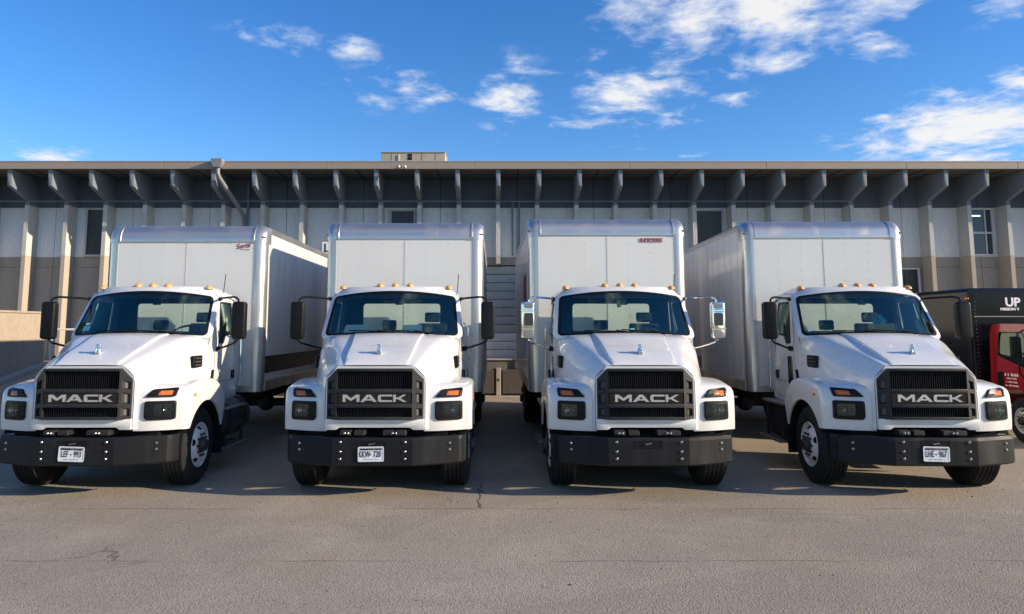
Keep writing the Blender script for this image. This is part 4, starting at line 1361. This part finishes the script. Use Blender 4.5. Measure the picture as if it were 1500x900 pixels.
def marks(par, name, m_, x0, x1, z, h, y, n, rot=None):
    """a line of print too small to read"""
    mb = MB(); w = (x1 - x0) / n
    for i in range(n):
        if random.random() < 0.12: continue
        mb.box(x0 + i * w + w * 0.1, x0 + (i + 1) * w - w * random.uniform(0.1, 0.35), y, y + 0.0012, z - h / 2, z + h / 2 * random.uniform(0.6, 1))
    o = mb.build(name, m_, par, smooth=0)
    o['kind'] = 'stuff'
    return o


def plate(root, txt, tilt=0.0):
    p = MB().prism(rrect(0, 0, 0.325, 0.180, 0.016, 3), 'y', -0.014, -0.006).build('license_plate', 'plate_white', root, smooth=20)
    p.scale = (0.93, 1, 0.93); p.location = (-0.015, 0, 0.62); p.rotation_euler = (0, tilt, 0)
    MB().box(-0.140, 0.140, -0.0165, -0.0145, 0.050, 0.074).build('plate_band', 'ink_black', p, smooth=0)
    marks(p, 'band_mark', 'ink_grey', -0.02, 0.11, 0.0615, 0.010, -0.0175, 8)
    a, b = txt.split('*')
    link('plate_text', text_mesh(a, 0.112, 'ink_black', 0.001, 0.0003, 0.58, spacing=1.03), p, (-0.083, -0.0165, -0.004))
    link('plate_text', text_mesh(b, 0.112, 'ink_black', 0.001, 0.0003, 0.58, spacing=1.03), p, (0.082, -0.0165, -0.004))
    st = []
    for k in range(10):
        r_ = 0.016 if k % 2 == 0 else 0.007
        st.append((r_ * math.sin(k * math.pi / 5), r_ * math.cos(k * math.pi / 5) - 0.004))
    MB().prism(st, 'y', -0.0165, -0.0145).build('plate_star', 'ink_grey', p, smooth=0)
    marks(p, 'plate_mark', 'ink_grey', -0.10, 0.11, -0.068, 0.010, -0.0155, 14)
    rim_ = MB().sheet(rrect(0, 0, 0.335, 0.190, 0.018, 3), [rrect(0, 0, 0.312, 0.167, 0.014, 3)], lambda x, z: (x, -0.017, z)).build('plate_frame', 'plate_white', p, smooth=0)


plate(trucks[0], 'LEF*993', R(2))
plate(trucks[1], 'KKW*720', R(-1))
plate(trucks[3], 'LHE*967', R(1))
# maker marks on the boxes
link('maker_mark', text_mesh('Sorte', 0.115, 'ink_red', 0.001, 0.0015, 0.9, 0.30), boxes[0], (0.93, 3.046, 3.47), (0, R(-8), 0))
marks(boxes[0], 'maker_print', 'ink_grey', 0.86, 1.04, 3.41, 0.018, 3.049, 12)
mk = MB().box(0.64, 0.92, 3.040, 3.050, 3.535, 3.545).box(0.64, 0.92, 3.040, 3.050, 3.585, 3.597)
mk.prism([(0.555, 3.535), (0.58, 3.535), (0.59, 3.597), (0.55, 3.597)], 'y', 3.040, 3.050)
mk.prism([(0.605, 3.535), (0.635, 3.535), (0.645, 3.597), (0.62, 3.597)], 'y', 3.040, 3.050)
mk.build('maker_mark', 'ink_red', boxes[2], smooth=0)
marks(boxes[2], 'maker_print', 'ink_red', 0.66, 0.91, 3.566, 0.026, 3.049, 12)
# red graphic on the flank of the third box
MB().box(-1.2925, -1.287, 3.9, 5.2, 2.55, 3.10).build('side_graphic', 'ink_red', boxes[2], smooth=0)
# stickers on the glass
def sticker(root, u0, u1, v0, v1, m_):
    q = []
    for u, v in ((u0, v0), (u1, v0), (u1, v1), (u0, v1)):
        x, y, z = ws(u, v); q.append((x, y - 0.006, z + 0.003))
    MB().add(q, [(0, 1, 2, 3)]).build('glass_sticker', m_, root, smooth=0)


sticker(trucks[0], -0.88, -0.74, 0.08, 0.20, 'teal_sticker')
sticker(trucks[0], -0.86, -0.78, 0.22, 0.27, 'paper')
sticker(trucks[2], 0.05, 0.12, 0.05, 0.10, 'teal_sticker')
sticker(trucks[3], -0.93, -0.88, 0.08, 0.17, 'paper')
# things left in the cabs
def top(o, label, cat, t, group=None):
    o.location = t.location; o.rotation_euler = t.rotation_euler
    return tag(o, label, cat, group)


for x0, x1, dy in ((-0.68, -0.32, 0), (0.14, 0.44, 0.02)):
    p = MB().add([(x0, 1.50 + dy, 2.06), (x1, 1.48 + dy, 2.06), (x1 - 0.01, 1.60 + dy, 2.175), (x0 + 0.02, 1.61 + dy, 2.17),
                  (x0, 1.504 + dy, 2.056), (x1, 1.484 + dy, 2.056), (x1 - 0.01, 1.604 + dy, 2.171), (x0 + 0.02, 1.614 + dy, 2.166)],
                 [(0, 1, 2, 3), (7, 6, 5, 4), (0, 4, 5, 1), (1, 5, 6, 2), (2, 6, 7, 3), (3, 7, 4, 0)])
    top(p.build('paper_sheet', 'paper', smooth=0), 'white paper sheet propped on the dashboard ' + ('before the bench seat' if x0 < 0 else 'beside the steering wheel'), 'paper', trucks[1], 'papers on the dashboard')
cbx = MB().box(-0.02, 0.36, 1.56, 1.72, 2.045, 2.19).build('cardboard_box', 'cardboard', bevel=0.006, seg=1)
top(cbx, 'small cardboard box under the light blue cloth on the dashboard', 'box', trucks[3])
clo = MB()
rows = []
for i in range(7):
    a = i / 6
    rows.append([(0.20 + 0.09 * (1 - a * a) * math.cos(t) + 0.02 * math.sin(3 * t + i), 1.67 + 0.05 * (1 - a * a) * math.sin(t), 2.195 + 0.12 * a + 0.012 * math.sin(5 * t + 2 * i)) for t in [2 * math.pi * k / 14 for k in range(14)]])
clo.grid(rows, True)
top(clo.build('cloth', 'blue_cloth', smooth=60), 'crumpled light blue cloth on top of the cardboard box', 'cloth', trucks[3])
fsh = MB().prism(rrect(-0.02, 2.475, 0.06, 0.10, 0.02), 'y', 1.86, 1.868).tube([(-0.02, 1.864, 2.525), (-0.02, 1.868, 2.60)], 0.003, 5)
top(fsh.build('air_freshener', 'freshener', smooth=0), 'small yellow air freshener hanging behind the windshield', 'air freshener', trucks[2])

# ================================================================ RED TRUCK at the right
rt = empty('red_truck', (10.43, 12.95, -0.012), 'red cab-over truck with a glossy black box, parked right of the white trucks', 'truck')
# local: x 0 centre, y 0 cab front
HW = 0.98
cabp = rpoly([(0.0, 0.55), (0.35, 0.50), (0.42, 0.62), (0.50, 0.85), (0.70, 0.98), (0.95, 0.98), (1.17, 0.85), (1.26, 0.66), (1.42, 0.64), (1.52, 0.80), (1.52, 2.02), (1.45, 2.13), (1.2, 2.15), (0.58, 2.14), (0.40, 2.08), (0.03, 1.20)], [.03, .03, .03, .05, .08, .08, .05, .03, .03, .05, .10, .08, .05, .1, .1, .08], 3)
winp = rpoly([(0.28, 1.38), (0.42, 1.32), (1.28, 1.56), (1.28, 2.00), (0.62, 2.00)], 0.05, 3)
for s in (-1, 1):
    sd = MB().sheet(cabp, [winp], lambda y, z: (HW - 0.06 * sstep(1.4, 2.15, z), y, z))
    sd.mirror(s).build('cab_side', 'red_paint', rt, smooth=30)
    wo_ = MB().sheet(winp, [[(y * 0.94 + 0.05, z * 0.94 + 0.103) for y, z in winp]], lambda y, z: (HW + 0.004 - 0.06 * sstep(1.4, 2.15, z), y, z))
    wd = wo_.mirror(s).build('window_seal', 'black_plastic', rt, smooth=0)
    MB().sheet(winp, [], lambda y, z: (HW - 0.012 - 0.06 * sstep(1.4, 2.15, z), y, z)).mirror(s).build('side_window', 'side_glass', rt, smooth=0)
    MB().prism(rrect(1.22, 1.13, 0.16, 0.26, 0.02), 'x', HW - 0.004, HW + 0.014).mirror(s).build('door_handle', 'black_plastic', rt, bevel=0.005, seg=1)
    MB().box(HW - 0.001, HW + 0.003, 1.36, 1.366, 0.72, 2.08).mirror(s).build('door_gap', 'matte_black', rt, smooth=0)
    # looped mirror
    ar = MB().tube([(s * 0.95, 0.42, 2.0), (s * 1.06, 0.40, 2.03), (s * 1.16, 0.42, 1.98), (s * 1.18, 0.42, 1.55), (s * 1.17, 0.42, 1.28), (s * 1.08, 0.44, 1.18), (s * 0.98, 0.46, 1.17)], 0.016, 8)
    ar = ar.build('mirror_arm', 'black_plastic', rt)
    MB().prism(rrect(1.18, 1.72, 0.18, 0.40, 0.04), 'y', 0.43, 0.50).mirror(s).build('mirror', 'black_plastic', ar, bevel=0.02, seg=2)
ft = MB()
edge = [p for p in cabp]
ft.grid([[(-HW + 0.06 * sstep(1.4, 2.15, z), y, z) for y, z in edge + edge[:1]], [(HW - 0.06 * sstep(1.4, 2.15, z), y, z) for y, z in edge + edge[:1]]])
ft.build('cab', 'red_paint', rt, smooth=40)
MB().add([(-0.88, 0.058, 1.29), (0.88, 0.058, 1.29), (0.84, 0.352, 1.995), (-0.84, 0.352, 1.995)], [(0, 1, 2, 3)]).build('windshield', 'window_glass', rt, smooth=0)
MB().box(-0.55, 0.55, -0.012, 0.03, 0.78, 0.90).build('grille', 'black_plastic', rt, bevel=0.01)
MB().tube([(-0.6, 0.045, 1.28), (0.05, 0.04, 1.34)], 0.008, 6).build('wiper', 'matte_black', rt)
MB().box(-0.95, 0.95, -0.09, 0.05, 0.42, 0.66).build('bumper', 'bumper_black', rt, bevel=0.03)
for s in (-1, 1):
    MB().box(s * 0.78 - 0.14, s * 0.78 + 0.14, -0.03, 0.05, 0.75, 0.95).build('headlight', 'lamp_reflector', rt, bevel=0.02)
MB().box(-0.8, 0.8, 0.5, 1.4, 1.0, 1.35).box(0.2, 0.7, 0.95, 1.3, 1.35, 1.85).box(-0.7, -0.2, 0.95, 1.3, 1.35, 1.85).build('seat', 'seat_cloth', rt, bevel=0.05)
for x in (-0.72, 0, 0.72):
    MB().lathe([(0.05, 0), (0.05, 0.012), (0.035, 0.04), (0, 0.048)], 'z', (x, 0.72, 2.15), 12).build('marker_light', 'amber_marker', rt, smooth=40)
tyre_m = [c for c in t1.children if c.name.startswith('wheel')][0]
for s in (-1, 1):
    for y in (0.82, 4.6):
        w_ = link('wheel', tyre_m.data, rt, (s * 0.86, y, 0.41), (0, 0, 0 if s > 0 else math.pi))
        w_.scale = (0.8, 0.8, 0.8)
        for c in tyre_m.children: link(c.name.split('.')[0], c.data, w_, (0, 0, 0), c.rotation_euler)
MB().box(-0.45, -0.37, 0.4, 6.4, 0.62, 0.82).box(0.37, 0.45, 0.4, 6.4, 0.62, 0.82).box(-1.0, 1.0, 1.7, 6.5, 0.84, 0.92).build('chassis', 'chassis_black', rt, smooth=0)
bxp = rpoly([(-1.22, 0.92), (1.22, 0.92), (1.22, 2.84), (-1.22, 2.84)], [.02, .02, .10, .10], 5)
bb = MB().prism(bxp, 'y', 1.66, 6.5).build('cargo_box', 'black_paint', rt, bevel=0.05, seg=4)
MB().box(-1.14, 1.14, 1.650, 1.662, 2.28, 2.30).build('front_joint', 'gutter_grey', bb, smooth=0)
for s in (-1, 1):
    cp = []
    for j in range(9):
        b = R(90 * j / 8)
        cp.append([(s * (1.12 + 0.11 * math.sin(b)), 1.76 - 0.115 * math.cos(b), z) for z in (0.93, 1.8, 2.74)])
    MB().grid(cp).build('corner_post', 'black_paint', bb, smooth=50)
    MB().tube([(s * 1.19, 1.66, 2.64), (s * 1.232, 1.72, 2.64)], 0.02, 8).build('corner_marker', 'amber', bb)
rv = MB()
for i in range(22):
    rv.lathe([(0.010, 0.0), (0.006, -0.006), (0, -0.006)], 'y', (-1.08, 1.66, 1.0 + i * 0.075), 6)
rv.build('rivet', 'gutter_grey', bb, smooth=30)['kind'] = 'stuff'
link('box_lettering', text_mesh('UP', 0.23, 'ink_white', 0.002, 0.008, 1.05, align='LEFT'), bb, (-0.50, 1.652, 2.56))
link('box_lettering', text_mesh('MISSION V', 0.068, 'ink_white', 0.002, 0.003, 1.15, align='LEFT'), bb, (-0.60, 1.652, 2.43))
for k, (w_, h_) in enumerate(((0.36, 0.05), (0.26, 0.028), (0.30, 0.028), (0.36, 0.028))):
    o = marks(rt, 'door_lettering', 'ink_white', -w_ / 2, w_ / 2, 0, h_, -0.002, 9 + k)
    o.location = (-HW - 0.002, 0.92, 1.22 - 0.065 * k); o.rotation_euler = (0, 0, R(-90))

# ================================================================ small loose stones on the asphalt
st = MB()
for i in range(420):
    y = 2.2 + 9.5 * random.random() ** 1.2
    x = random.uniform(-9, 9) * (0.35 + y / 12)
    r_ = random.uniform(0.004, 0.013)
    if random.random() < 0.05: r_ *= 1.8
    a = random.uniform(0, 6.28)
    v = []
    for k in range(5):
        t = a + 2 * math.pi * k / 5
        q = r_ * random.uniform(0.7, 1.3)
        v.append((x + q * math.cos(t), y + q * math.sin(t), 0.0))
    v.append((x, y, r_ * random.uniform(0.5, 0.9)))
    st.add(v, [(k, (k + 1) % 5, 5) for k in range(5)])
tag(st.build('gravel', 'pebble', smooth=0), 'loose grit scattered over the asphalt', 'gravel', kind='stuff')
